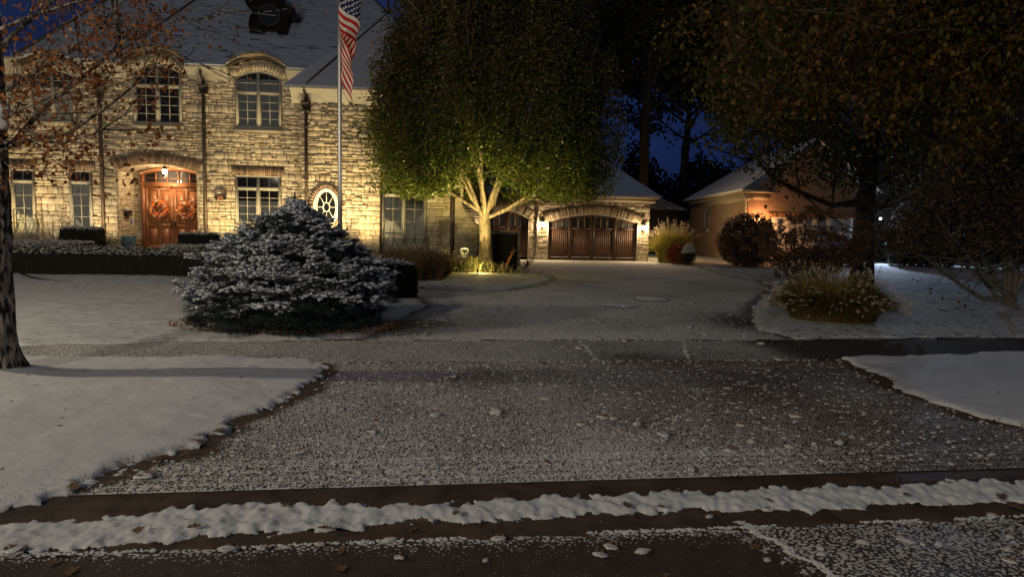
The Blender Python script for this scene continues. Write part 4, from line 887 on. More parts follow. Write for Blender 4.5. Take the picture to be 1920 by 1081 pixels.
q = NFR.p(.55, 2.35, .16); f = MB(); f.box(NFR, .49, .61, 0, .04, 2.2, 2.5); f.tube([NFR.p(.55, 2.5, .03), NFR.p(.55, 2.56, .12), NFR.p(.55, 2.48, .16)], .012, 5); f.lathe(q, [(0, .14), (.10, .09), (.10, .08), (0, .08)], 8); f.build('bracket', DARKM, L1)
f = MB(); f.lathe(q, [(0, .08), (.07, .08), (.05, -.10), (0, -.10)], 8); f.build('glass', mat('orange_lit_glass', (1, .5, .18), .5, emit=16), L1)
light_under(L1, 'lantern_light', 'POINT', tuple(NFR.p(.55, 2.3, .42)), 130, (1, .45, .16), .08)
# ---------------- neighbour's main house, nearly lost in the dark
NM = Plane((21.6, 41), 6); SID = mat('dark_siding', (.05, .045, .04), .8, .15, 3, stretch=(1, 1, 14))
nh = thing('neighbour_house', (21.6, 41, 0), 'dark two-storey neighbouring house behind the trees on the right', 'house')
b = MB(); b.box(NM, 0, 26, -10, 0, -.1, 6.4); b.build('wall', SID, nh)
b = MB(); b.box(NM, -.4, 26.4, -10.4, .4, 6.402, 6.58); b.build('fascia', CREAM, nh)
z = 6.6; A_ = [NM.p(-.5, z, .5), NM.p(26.5, z, .5), NM.p(26.5, z, -10.5), NM.p(-.5, z, -10.5), NM.p(4.5, z+4.2, -5), NM.p(21.5, z+4.2, -5)]
b = MB(); b.poly([A_[0], A_[1], A_[5], A_[4]]); b.poly([A_[1], A_[2], A_[5]]); b.poly([A_[2], A_[3], A_[4], A_[5]]); b.poly([A_[3], A_[0], A_[4]]); b.build('roof', SLATE, nh)
for (x0, x1, yb, yt) in ((1678, 1726, 331, 292), (1800, 1850, 335, 296), (1790, 1850, 440, 400)):
    window(NM, nh, opn(NM, x0, x1, yb, yt), 2, None, 1, 1, frame_m=mat('white_frame', (.6, .6, .6), .5), d0=.03, sill=True, fw=.09)
L2 = thing('flood_lamp', tuple(NM.p(.25, 2.4, .05)), 'cold white lamp on the neighbouring house beside the parked car', 'lamp')
q = NM.p(.25, 2.62, .14); f = MB(); f.box(NM, .15, .35, .0, .10, 2.52, 2.72); f.tube([NM.p(.25, 2.7, .05), NM.p(.25, 2.74, .16)], .03, 6); f.build('housing', DARKM, L2)
f = MB(); f.box(NM, .19, .31, .10, .13, 2.55, 2.67); f.build('lens', mat('cold_lens', (.75, .86, 1), .5, emit=30), L2)
light_under(L2, 'flood_light', 'SPOT', tuple(NM.p(-.1, 2.9, .6)), 3200, (.55, .72, 1), .12, tuple(NM.p(-3.2, 0, 15)), 105, .7)
# outbuilding with dark snowy roof right of the garage
ob = thing('small_outbuilding', D(1235, 440, 48), 'small dark building with patchy snow on its roof behind the garage', 'shed')
OP = Plane(D(1150, 440, 47)[:2], 4); b = MB(); b.box(OP, 0, 4.6, -4, 0, -.1, 3.1); b.build('wall', SID, ob)
b = MB(); b.poly([OP.p(-.3, 3.05, .4), OP.p(5.1, 3.05, .4), OP.p(.6, 5.3, -2.2), OP.p(-.3, 5.3, -2.2)]); b.poly([OP.p(5.1, 3.05, .4), OP.p(5.1, 3.05, -4.4), OP.p(.6, 5.3, -2.2)]); b.build('roof', mat('patchy_roof', (.35, .37, .4), .8, .2, 2, noisecol=(.03, .03, .03), thr=(.48, .52), stretch=(1, 3, 4)), ob)
# ---------------- parked car
CP = Plane(D(1477, 440, 33.6)[:2], 3); LC = 4.45
car = thing('parked_car', CP.p(LC/2, .02, -.9), 'dark red saloon car parked before the brick garage with snow on its windows', 'car')
PAINT = mat('dark_red_paint', (.10, .012, .012), .28, .1, 2, spec=.6); TY = mat('tyre_rubber', (.015, .015, .015), .85)
st = [(0.0, .32, .50, .60), (.12, .22, .62, .72), (.9, .18, .78, .84), (1.25, .18, .86, .87), (1.8, .17, .90, .88), (2.6, .17, .92, .88), (3.3, .17, .94, .87), (3.7, .18, .97, .85), (4.3, .24, .92, .74), (4.45, .36, .80, .62)]
V = []; prof = []
for x, zl_, zt_, hw in st:
    hw *= 1.0
    for (yy, zz) in ((-hw*.92, zl_), (-hw, zl_+.16), (-hw, zt_-.16), (-hw*.90, zt_), (0, zt_+.03), (hw*.90, zt_), (hw, zt_-.16), (hw, zl_+.16), (hw*.92, zl_)): V.append(CP.p(x, zz+.06, yy-.9))
k = 9; f = MB(); f.add(V, [[i*k+j, i*k+(j+1) % k, (i+1)*k+(j+1) % k, (i+1)*k+j] for i in range(len(st)-1) for j in range(k)]); f.add(V[:k], [list(range(k))]); f.add(V[-k:], [list(range(k))]); f.build('body', PAINT, car, smooth=True)
cab = [(1.25, .92, .80), (1.85, 1.36, .62), (2.2, 1.43, .60), (2.9, 1.42, .60), (3.25, 1.33, .62), (3.95, .98, .78)]
V = [CP.p(x, zz, yy-.9) for x, z_, hw in cab for yy, zz in ((-.80, .94), (-hw, z_-.02), (-hw*.8, z_+.04), (hw*.8, z_+.04), (hw, z_-.02), (.80, .94))]; k = 6
f = MB(); f.add(V, [[i*k+j, i*k+(j+1) % k, (i+1)*k+(j+1) % k, (i+1)*k+j] for i in range(len(cab)-1) for j in range(k)]); f.build('cabin', mat('snowy_glass', (.03, .03, .035), .15, .1, 3, noisecol=(.45, .46, .5), thr=(.42, .5)), car, smooth=False)
f = MB(); V = [CP.p(x, z_+.045, yy*hw-.9) for x, z_, hw in cab[1:-1] for yy in (-.95, 0, .95)]; f.add(V, [[i*3+j, i*3+j+1, i*3+j+4, i*3+j+3] for i in range(3) for j in range(2)]); f.build('roof_snow', SNOWR, car, smooth=True)
for x in (.85, 3.55):
    for yy in (-.86, .80):
        c_ = CP.p(x, .33, yy-.9+.06); f = MB(); n = 22
        V = []; 
        for i in range(n):
            t = 2*pi*i/n
            for r, d_ in ((.20, .0), (.31, -.01), (.33, .03), (.33, .17), (.20, .2)): V.append(c_+CP.u*r*cos(t)+np.array([0, 0, r*sin(t)])+CP.n*(.1-d_))
        f.add(V, [[5*i+j, 5*((i+1) % n)+j, 5*((i+1) % n)+j+1, 5*i+j+1] for i in range(n) for j in range(4)]); w_ = f.build('wheel', TY, car, smooth=True)
        f = MB(); 
        for i in range(7): t = 2*pi*i/7; f.tube([c_+CP.n*.09, c_+CP.n*.09+CP.u*.19*cos(t)+np.array([0, 0, .19*sin(t)])], .022, 4)
        f.lathe(c_, [(0, 0), (.001, 0)], 4); f.build('rim', mat('rim_metal', (.2, .2, .2), .35, metal=.9), w_)
f = MB(); f.box(CP, 4.05, 4.47, -.13, -.045, .72, .90); f.build('tail_light', mat('red_lens', (.35, .01, .01), .2, emit=.06), car)
f = MB(); f.box(CP, 4.2, 4.55, -1.7, -.15, .42, .56); f.box(CP, .0, .25, -1.6, -.3, .38, .52); f.build('bumper', mat('grey_bumper', (.16, .16, .16), .5), car)
# ---------------- flagpole and flag
fp = D(637, 200, 17.5); fpx, fpy = fp[0]+.0, fp[1]
fpo = thing('flagpole', (fpx, fpy, .02), 'tall slender aluminium flagpole rising behind the snowy spruce', 'flagpole')
f = MB(); f.tube([(fpx, fpy, 0), (fpx, fpy, 3), (fpx, fpy, 6), (fpx, fpy, 8.1)], [.062, .056, .05, .042], 14); f.lathe((fpx, fpy, 0), [(0, .14), (.07, .13), (.12, .05), (.14, 0)], 14); f.build('pole', mat('brushed_aluminium', (.55, .53, .48), .35, .1, 3, metal=.75), fpo, smooth=True)
f = MB(); f.blobs([(fpx, fpy, 8.17)], [.09], wob=0); f.build('ball', mat('gold_ball', (.5, .35, .1), .3, metal=.9), fpo, smooth=True)
f = MB(); f.tube([(fpx+.05, fpy-.06, z_) for z_ in (1.3, 4, 8.0)], .005, 4); f.tube([(fpx+.055, fpy-.07, 1.25), (fpx+.055, fpy-.07, 1.45)], .02, 5); f.build('halyard', mat('rope', (.5, .48, .42), .9), fpo)
# limp flag: rows of cloth fall from the hoist and gather in folds
NS_, NT = 78, 52; Lf, Hf = 2.2, 1.25; zt0 = 7.66
def flagpt(s, t):
    """s along the fly 0..1, t down the hoist 0..1"""
    # first third swings out to the right and down, then the cloth folds back and hangs
    out = .56*sm(np.array(s/.34))*(1-.18*t); out = float(out)
    fold = max(0., s-.36)
    x = .02+out*(1-.15*fold) - .52*float(sm(np.array(fold/.33)))*(1-.35*t)+ .34*float(sm(np.array((fold-.32)/.32)))
    y = -.05-.10*sin(s*9+.8*t)-.05*sin(s*23+t*4)-.10*fold*2
    z = zt0-Hf*t*(.93-.0*s)-(.40*s/.36 if s < .36 else .40+1.52*(s-.36)/.64)+.02*sin(s*17+3*t)
    z += .06*sin(t*3)*s
    x *= (1.0-.15*t); x += .018*sin(z*9+s*11)
    return fpx+x, fpy+y, z
V = [flagpt(j/NS_, i/NT) for i in range(NT+1) for j in range(NS_+1)]; Fc = []; mi = []
stars = set()
for r in range(9):
    for c in range(11):
        if (r+c) % 2 == 0: stars.add((2+int(r*2.9), 2+int(c*2.65)))
for i in range(NT):
    for j in range(NS_):
        Fc.append([i*(NS_+1)+j, i*(NS_+1)+j+1, (i+1)*(NS_+1)+j+1, (i+1)*(NS_+1)+j])
        if i < 28 and j < 31: mi.append(2 if ((i, j) in stars or (i-1, j) in stars or (i, j-1) in stars) else 1)
        else: mi.append(0 if (i//4) % 2 == 0 else 2)
f = MB(); f.add(V, Fc, np.array(mi)); fl = f.build('flag', [mat('flag_red', (.50, .018, .018), .75, .1, 5, trans=.25), mat('flag_blue', (.015, .02, .09), .75, .1, 5, trans=.2), mat('flag_white', (.72, .68, .60), .75, .06, 5, trans=.25)], smooth=True, label='American flag hanging limp from the tall flagpole', category='flag')
# ================================================================== TREES AND PLANTS
BARK = mat('bark', (.13, .10, .07), .9, .35, 9, 1, 18, stretch=(1, 1, .25))
BARKL = mat('light_bark', (.24, .185, .12), .85, .35, 5, 1, 14, stretch=(1, 1, .3), noisecol=(.09, .065, .04), thr=(.5, .64))
BARKD = mat('dark_bark', (.035, .028, .02), .95, .3, 6, .8, 12, stretch=(1, 1, .3))
def grow(mb, p, d, L, r, depth, tips, spread=.5, up=.12, kids=(2, 3), shrink=.72, bend=.25, minr=.006, sides=6, seg=4, allp=None):
    pts = [np.array(p, float)]; rr = [r]; d = np.array(d, float)
    for i in range(seg):
        d = d+rng.normal(size=3)*bend*.35+np.array([0, 0, up]); d /= np.linalg.norm(d); pts.append(pts[-1]+d*L/seg); rr.append(r*(1-.45*(i+1)/seg))
    mb.tube(pts, rr, sides if r > .03 else 4 if r > .012 else 3, cap=False)
    if allp is not None: allp += [(q, d, depth) for q in pts[1:]]
    if depth <= 0 or r < minr: tips.append((pts[-1], d)); return
    for k in range(random.randint(*kids)):
        i = random.randint(max(1, seg-2), seg); nd = d+rng.normal(size=3)*spread; nd /= np.linalg.norm(nd)
        grow(mb, pts[i], nd, L*shrink*random.uniform(.8, 1.15), rr[i]*.78, depth-1, tips, spread, up, kids, shrink, bend, minr, sides, seg, allp)
    grow(mb, pts[-1], d, L*shrink, rr[-1]*.95, depth-1, tips, spread, up, kids, shrink, bend, minr, sides, seg, allp)
def clusters(cen, n, sig):
    cen = np.asarray(cen); i = rng.integers(0, len(cen), n); return cen[i]+rng.normal(size=(n, 3))*sig
# ---- dense street tree lit from below
def flare(mb, x, y, z0, r0, r1, h, k=18, lobes=5):
    V = []; zz = np.linspace(0, 1, 12)
    for q in zz:
        r = r1+(r0-r1)*(1-q)**3
        for j in range(k): a = 2*pi*j/k; rj = r*(1+.10*sin(a*lobes+1.3)*(1-.4*q)+.03*sin(a*11+q*6)); V.append((x+rj*cos(a)+.03*sin(q*5), y+rj*sin(a), z0+h*q))
    mb.add(V, [[i*k+j, i*k+(j+1) % k, (i+1)*k+(j+1) % k, (i+1)*k+j] for i in range(11) for j in range(k)])
tx, ty = D(908, 505, 25.2)[:2]; tx, ty = float(tx), float(ty)
tree = thing('street_tree', (tx, ty, 0), 'dense egg-shaped green tree lit yellow from below in front of the garage', 'tree')
m = MB(); flare(m, tx, ty, -.05, .33, .21, 2.5); tips = []
for k in range(13):
    a = 2*pi*k/13+.3; el = random.uniform(.8, 2.0) if k % 3 else .45
    d0 = np.array([cos(a), sin(a)*.8, el]); d0 /= np.linalg.norm(d0); p = np.array([tx+.16*cos(a), ty+.16*sin(a), 2.05+.09*(k % 4)])
    grow(m, p, d0, 2.0 if el > .5 else 2.6, .085, 4, tips, .38, .10, (1, 2), .78, .3, .012)
grow(m, (tx, ty, 2.3), (0, 0, 1), 3.0, .17, 4, tips, .35, .1, (2, 3), .8)
m.build('trunk', BARKL, tree, smooth=True)
# crown profile: radius by height
zc_ = np.array([2.3, 2.75, 3.1, 3.6, 4.6, 6.0, 7.5, 9.0, 10.5, 12.0, 13.2, 14.0]); rc_ = np.array([1.3, 3.2, 3.75, 4.1, 4.25, 4.1, 3.75, 3.25, 2.65, 1.9, 1.0, .1])
N0 = 3600; zz = rng.uniform(2.4, 13.8, N0*3); rr_ = np.interp(zz, zc_, rc_); keep = rng.random(N0*3) < (rr_/4.9)**1.2; zz = zz[keep][:N0]; rr_ = rr_[keep][:N0]; n = len(zz)
th = rng.uniform(0, 2*pi, n); lob = 1+.07*np.sin(th*7+1+zz*.15)+.06*np.sin(th*17+zz*.3)*np.clip((zz-3)/3, 0, 1)+.045*rng.normal(size=n)
rad = rr_*lob*np.clip(1-rng.exponential(.19, n), .15, 1.02)
xs = tx+.22+rad*np.cos(th); ys = ty+rad*np.sin(th)*.92
dxx = np.abs(xs-tx); low = ((zz < 3.7) & (rad < 2.4)) | ((ys < ty) & (zz < 4.1-dxx*1.2)) | (zz < 2.6-.2*rng.random(n)); xs = xs[~low]; ys = ys[~low]; zz = zz[~low]
cc = np.stack([xs, ys, zz], 1)
NL = 215000; i = rng.integers(0, len(cc), NL); pos = cc[i]+rng.normal(size=(NL, 3))*np.array([.14, .14, .36]); pos[:, 2] = np.maximum(pos[:, 2], 2.62+rng.random(NL)*.45); 
outd = pos-np.array([tx, ty, 6]); outd[:, 2] = 0; outd /= np.linalg.norm(outd, axis=1, keepdims=True)+1e-6
f = MB(); hi = pos[:, 2]+rng.normal(size=NL)*1.2 > 5.2
for q_, k_ in ((~hi, 0), (hi, 1)): f.leaves(pos[q_], rng.uniform(.09, .15, q_.sum()), .08, k_, dirs=outd[q_]*.5+np.array([0, 0, -.2]), up=outd[q_]*.9+np.array([0, 0, .5]), spread=.6)
OLV = mat('hornbeam_leaf_unlit', (.1, .08, .03), .45, .25, 1.2, island=[(.07, .065, .018), (.13, .10, .03), (.09, .085, .02), (.16, .11, .035), (.045, .05, .016), (.11, .10, .03)], trans=.25, spec=.45)  # duller leaf copy for the upper crown, above the painted uplight glow
f.build('crown', [mat('hornbeam_leaf_uplit', (.07, .09, .02), .45, .25, 1.2, island=[(.07, .11, .016), (.14, .19, .024), (.10, .14, .02), (.18, .15, .026), (.05, .085, .015), (.18, .22, .03)], trans=.3, spec=.45), OLV], tree)  # lower leaves coloured brighter and greener to paint in the uplight
# ---- spruce
sx_, sy_ = G(538, 612)[:2]; sx_ = float(sx_); sy_ = float(sy_)+.15
spr = thing('blue_spruce', (sx_, sy_, 0), 'wide dwarf blue spruce with snow on its layered branches', 'tree')
wood = MB(); wood.tube([(sx_, sy_, 0), (sx_+.05, sy_, .8), (sx_+.08, sy_, 1.5), (sx_+.10, sy_, 2.2)], [.09, .07, .04, .012], 8)
def sprr(z): return np.interp(z, [0, .25, .9, 1.3, 1.62, 1.80, 1.95, 2.2], [1.48, 1.62, 1.56, 1.18, .74, .42, .24, .03])
A0 = []; Dd = []; LL = []; TOPQ = []
NCL = 1900
zc_l = rng.uniform(.04, 2.14, NCL*3); zc_l = zc_l[rng.random(NCL*3) < (sprr(zc_l)+.25)/2.0][:NCL]
zc_l = zc_l*.72+.22*((zc_l/.19).astype(int)*.19+.09)+rng.normal(0, .05, len(zc_l))      # loosely in tiers
for z in zc_l:
    a = random.uniform(0, 2*pi); tier = sin(a*5+z*31)*.10+sin(a*11+z*17)*.05; Rr = float(sprr(max(z, .02)))*(random.uniform(.74, 1.0) if random.random() < .78 else random.uniform(.35, .75))*(1+tier); out = np.array([cos(a), sin(a), 0]); tan_ = np.array([-sin(a), cos(a), 0])
    p = np.array([sx_+.06*z, sy_, max(z, .05)])+out*max(0, Rr-.16)*np.array([1, .95, 1]); slope = random.uniform(-.30, .42)
    dens = (fbm(np.array([a*3.2+z*2]), np.array([z*5.]), 2, 9)[0]+random.gauss(0, .18) > -.22) and z > .30+.35*random.random()
    if random.random() < .35: wood.tube([np.array([sx_+.05, sy_, z*.75]), p*.5+np.array([sx_, sy_, z*.9])*.5, p], [.016, .012, .008], 4, cap=False)
    nt_ = 9; roll = random.uniform(-.5, .5)
    for k in range(nt_):
        f_ = (k-(nt_-1)/2)/(nt_/2); d = out*(1-.45*abs(f_))+tan_*f_*.95+np.array([0, 0, slope+f_*roll+random.uniform(-.25, .3)]); d /= np.linalg.norm(d); s0 = p+tan_*f_*.05+out*random.uniform(0, .05)
        A0.append(s0); Dd.append(d); LL.append(random.uniform(.12, .22)*(.55 if z > 1.75 else 1)); TOPQ.append(dens)
for k in range(9): A0.append(np.array([sx_+.1, sy_, 1.93+.02*k])); d = np.array([cos(k*2.4)*.6, sin(k*2.4)*.6, 1.]); d /= np.linalg.norm(d); Dd.append(d); LL.append(.11); TOPQ.append(False)
wood.build('trunk', BARK, spr)
A0 = np.array(A0); Dd = np.array(Dd); LL = np.array(LL); TOPQ = np.array(TOPQ)
per = 24; i = np.repeat(np.arange(len(A0)), per); t = rng.random(len(i))[:, None]; base = A0[i]+Dd[i]*LL[i][:, None]*t
nd = rng.normal(size=(len(i), 3)); nd -= Dd[i]*(nd*Dd[i]).sum(1, keepdims=True); nd /= np.linalg.norm(nd, axis=1, keepdims=True)+1e-9; nd = nd*.9+Dd[i]*.6; nd /= np.linalg.norm(nd, axis=1, keepdims=True)
f = MB(); f.needles(base, nd, rng.uniform(.028, .050, len(i)), .0065); f.build('needles', mat('spruce_needle', (.03, .045, .045), .6, .2, 6, island=[(.030, .048, .048), (.045, .065, .065), (.022, .036, .030)]), spr)
ia = np.where(TOPQ)[0]; ia = ia[rng.random(len(ia)) < .85]; ia = np.repeat(ia, 4); tt = rng.uniform(.15, 1.0, len(ia))[:, None]; sc = A0[ia]+Dd[ia]*LL[ia][:, None]*tt; sc[:, 2] += .022; sc += rng.normal(size=sc.shape)*np.array([.010, .010, .004])
f = MB(); f.blobs(sc, np.stack([rng.uniform(.016, .044, len(sc)), rng.uniform(.016, .044, len(sc)), rng.uniform(.008, .018, len(sc))], 1), wob=.4, lo=1); f.build('snow', mat('spruce_snow', (.72, .74, .77), .8, .25, 8, 1, 30), spr, smooth=True)
# fallen needles and orange leaves below it
n = 2600; a = rng.uniform(0, 2*pi, n); r = 1.85*np.sqrt(rng.random(n)); pos = np.stack([sx_+r*np.cos(a)*1.02, sy_-.15+r*np.sin(a)*.62, np.full(n, .03)+rng.random(n)*.05], 1)
f = MB(); f.leaves(pos, .06, .04, up=np.tile([0, 0, 2.], (n, 1))); f.build('leaf_litter', mat('litter', (.2, .07, .02), .9, .2, 9, island=[(.25, .09, .025), (.16, .06, .02), (.30, .14, .04), (.06, .04, .02)]), kind='stuff', label='brown and orange leaf litter under the snowy spruce', category='leaf litter')
# ---- clipped hedges
HLEAF = mat('hedge_leaf', (.02, .025, .012), .6, .2, 5, island=[(.018, .022, .010), (.035, .040, .018), (.05, .045, .02), (.012, .016, .008)])
HCORE = mat('hedge_core', (.012, .013, .009), .95)
def hedge(path, w, h, label, dens=1., name='hedge', z=None, round_=.18, leaf=.055, group=None, snowp=.7):
    """clipped hedge swept along a path (list of ground xy)"""
    path = np.array(path, float); seg = np.diff(path, axis=0); ln = np.linalg.norm(seg, axis=1); Lt = ln.sum(); c = path.mean(0); g0 = float(zg(*c)) if z is None else z
    hd = thing(name, (*c, g0), label, 'hedge', group); V = []; n = max(4, int(Lt/.18)); cum = np.concatenate([[0], np.cumsum(ln)])
    prof = [(-.5, 0), (-.5, .55), (-.49, .86), (-.42, .97), (-.25, 1), (0, 1.01), (.25, 1), (.42, .97), (.49, .86), (.5, .55), (.5, 0)]; k = len(prof); P_ = []
    for i in range(n+1):
        s = Lt*i/n; x = np.interp(s, cum, path[:, 0]); y = np.interp(s, cum, path[:, 1]); x2 = np.interp(min(Lt, s+.15), cum, path[:, 0])-np.interp(max(0, s-.15), cum, path[:, 0]); y2 = np.interp(min(Lt, s+.15), cum, path[:, 1])-np.interp(max(0, s-.15), cum, path[:, 1]); q = math.hypot(x2, y2); nx, ny = -y2/q, x2/q
        e = min(1, min(s, Lt-s)/round_) if round_ else 1; e = .72+.28*math.sqrt(e)
        for a, b in prof:
            bx = x+nx*a*w*e; by = y+ny*a*w*e; gz = g0+float(zg(bx, by))-float(zg(*c)) if z is None else z
            bz = (h*b*(.93+.07*e)) if b > 0 else -.1
            P_.append((bx+.02*fbm(bx*3, bz*3, 2, 1), by, gz+bz+(.018*fbm(bx*2.2, by*2.2, 2, 4) if b > .8 else 0)))
    P_ = np.array(P_); F = [[i*k+j, i*k+j+1, (i+1)*k+j+1, (i+1)*k+j] for i in range(n) for j in range(k-1)]
    m = MB(); cen = P_.copy(); inner = cen.copy(); m.add(inner, F); m.add(P_[:k], [list(range(k))]); m.add(P_[-k:], [list(range(k))]); m.build('core', HCORE, hd)
    # surface leaves
    Q = np.array(F+[[0, 2, 8, 10], [2, 4, 6, 8]]+[[n*k+0, n*k+2, n*k+8, n*k+10], [n*k+2, n*k+4, n*k+6, n*k+8]]); A = P_[Q]; area = .5*np.linalg.norm(np.cross(A[:, 2]-A[:, 0], A[:, 3]-A[:, 1]), axis=1); nrm = np.cross(A[:, 2]-A[:, 0], A[:, 3]-A[:, 1]); nrm /= np.linalg.norm(nrm, axis=1, keepdims=True)+1e-9; N_ = int(area.sum()*900*dens); pi_ = rng.choice(len(Q), N_, p=area/area.sum())
    u = rng.random((N_, 1)); v = rng.random((N_, 1)); pos = A[pi_, 0]*(1-u)*(1-v)+A[pi_, 1]*u*(1-v)+A[pi_, 2]*u*v+A[pi_, 3]*(1-u)*v; nn = nrm[pi_]; cn = P_.mean(0); 
    pos = pos+rng.normal(size=(N_, 3))*.022
    f = MB(); f.leaves(pos, leaf, leaf*.6, dirs=np.abs(nn)*0+rng.normal(size=(N_, 3)), spread=.3); f.build('foliage', HLEAF, hd)
    # snow settled on the top and lodged just below the edge
    tp = pos[(np.abs(nn[:, 2]) > .6) & (pos[:, 2] > g0+h*.8)]
    if len(tp) and snowp:
        tp = tp[rng.random(len(tp)) < snowp]; tp = tp+np.array([0, 0, .018]); ns = len(tp)
        f = MB(); f.blobs(tp, np.stack([rng.uniform(.02, .05, ns), rng.uniform(.02, .05, ns), rng.uniform(.006, .016, ns)], 1), wob=.4, lo=1); f.build('snow', SNOWR, hd, smooth=True)
    return hd
def g2(px, py): q = G(px, py); return float(q[0]), float(q[1])
hedge([(-17.5, 20.6), (-14.8, 19.9), (-12.6, 19.75), (-10.5, 19.75), (-8.0, 19.9), (-6.6, 20.0)], 1.9, .60, 'long low hedge topped with snow, crossing the lawn before the house', .55, snowp=.22)
def hz(px, py, Y): return float(D(px, py, Y)[0])
hedge([(hz(122, 470, 23.2), 23.2), (hz(190, 470, 23.3), 23.3)], .8, .92, 'square clipped box hedge left of the porch downspout', .9, name='box_hedge', round_=.1, group='box hedges by the front doors')
hedge([(hz(341, 470, 24.0), 24.0), (hz(410, 470, 24.1), 24.1)], .7, .78, 'square clipped box hedge in front of the right front door', .9, name='box_hedge', round_=.1, group='box hedges by the front doors')
hedge([(hz(308, 470, 22.6), 22.6), (hz(412, 470, 22.8), 22.8)], .8, .42, 'low rounded snowy hedge mound at the foot of the doorstep', .7, name='box_hedge', round_=.3)
hedge([(hz(20, 470, 22.2), 22.2), (hz(90, 470, 22.4), 22.4), (hz(168, 470, 22.2), 22.2)], .9, .50, 'low snowy hedge mound below the far left window', .7, name='box_hedge', round_=.4)
hedge([(hz(650, 560, 16.6), 16.9), (hz(700, 560, 16.0), 16.3), (hz(752, 565, 15.2), 15.35)], 1.05, .80, 'rounded dark hedge end with snowy top behind the spruce', 1.1, round_=.5, z=.02, snowp=.35)
hedge([(hz(838, 480, 27.2), 27.2), (hz(880, 480, 27.0), 27.0), (hz(925, 480, 26.9), 26.9), (hz(970, 480, 26.6), 26.6)], 1.1, 1.42, 'tall square dark hedge behind the lit tree trunk', .8, round_=.08, z=.02, snowp=.12)
# ---- dry perennials, stuff nobody could count
def blades(x0, x1, y0, y1, n, h, lab, nm, island, tilt=.28, w=.012, zf=None, tex='dry_stem', seedy=0):
    x = rng.uniform(x0, x1, n); y = rng.uniform(y0, y1, n); z = np.array(zg(x, y)) if zf is None else np.full(n, zf); d = rng.normal(size=(n, 3))*tilt; d[:, 2] = 1; d /= np.linalg.norm(d, axis=1, keepdims=True)
    f = MB(); f.needles(np.stack([x, y, z], 1), d, h*rng.uniform(.5, 1.1, n), w); tip = np.stack([x, y, z], 1)+d*h*rng.uniform(.3, 1, (n, 1)); f.leaves(tip[rng.random(n) < .8], .07, .03)
    return f.build(nm, mat(tex, (.1, .06, .03), .9, .2, 6, island=island), kind='stuff', label=lab, category='dried plants')
xa = hz(700, 500, 21); blades(hz(690, 500, 20.5), hz(842, 500, 22.5), 20.3, 24.6, 5200, .85, 'bed of brown dried perennials in front of the tall narrow windows', 'dried_perennials', [(.13, .07, .035), (.20, .12, .06), (.08, .045, .025), (.16, .12, .05)], zf=.05)
# ---- bright plants round the uplight, with orange stems
up = thing('lit_perennial', (tx-.5, ty-.9, .03), 'pale frosted perennial glowing yellow in the ground light by the tree trunk', 'plant')
n = 620; a = rng.uniform(0, 2*pi, n); r = np.abs(rng.normal(0, .75, n)); x = tx-.35+r*np.cos(a); y = ty-.55+r*np.sin(a)*.35; d = rng.normal(size=(n, 3))*.35; d[:, 2] = 1; d /= np.linalg.norm(d, axis=1, keepdims=True); b0 = np.stack([x, y, np.full(n, .04)], 1)
f = MB(); hh = rng.uniform(.25, .75, n)*np.exp(-r*.35); f.needles(b0, d, hh, .045); q = b0+d*(hh*.9*rng.random(n))[:, None]; f.leaves(np.concatenate([q, b0+d*(hh*.5)[:, None], b0+d*(hh*.25)[:, None]]), .17, .065, dirs=np.tile([0, 0, .6], (3*n, 1))); f.build('foliage', mat('pale_leaf', (.3, .3, .1), .7, .2, 6, island=[(.30, .33, .10), (.5, .48, .30), (.16, .2, .05), (.45, .30, .15)], trans=.3), up)
ost = thing('orange_stem', (tx+.75, ty-.5, .03), 'single orange seed stem leaning right against the dark hedge', 'plant')
f = MB(); f.tube([(tx+.72, ty-.5, .05), (tx+.9, ty-.5, .45), (tx+1.08, ty-.5, .85)], [.018, .03, .02], 6); n = 90; t = rng.random(n); f.leaves(np.stack([tx+.75+t*.36, np.full(n, ty-.5), .2+t*.7], 1)+rng.normal(size=(n, 3))*.03, .09, .03); f.build('stem', mat('rust_leaf', (.5, .2, .05), .8, .15), ost)
blades(tx-3.6, tx+2.2, ty-1.6, ty+.2, 260, .16, 'short frosted ground plants in the bed round the lit tree', 'bed_plants', [(.2, .13, .05), (.1, .07, .03), (.3, .2, .1)], .8, .02, .05, 'bed_stem')
# sprigs right of the hedge
spg = thing('leafy_sprig', (*g2(985, 503), .02), 'small dark leafy sprig beside the tall square hedge', 'plant'); c0 = np.array([*g2(985, 503), 0.]); f = MB(); pts = []
for k in range(9):
    d = np.array([random.uniform(-.3, 1.0), random.uniform(-.3, .3), random.uniform(.3, .8)]); e_ = c0+d*random.uniform(.4, .75); f.tube([c0, (c0+e_)/2+np.array([0, 0, .05]), e_], [.008, .006, .003], 3); pts += [c0+(e_-c0)*t+rng.normal(size=3)*.04 for t in np.linspace(.3, 1, 7)]
f.leaves(np.array(pts), .11, .07); f.build('stem', HLEAF, spg)
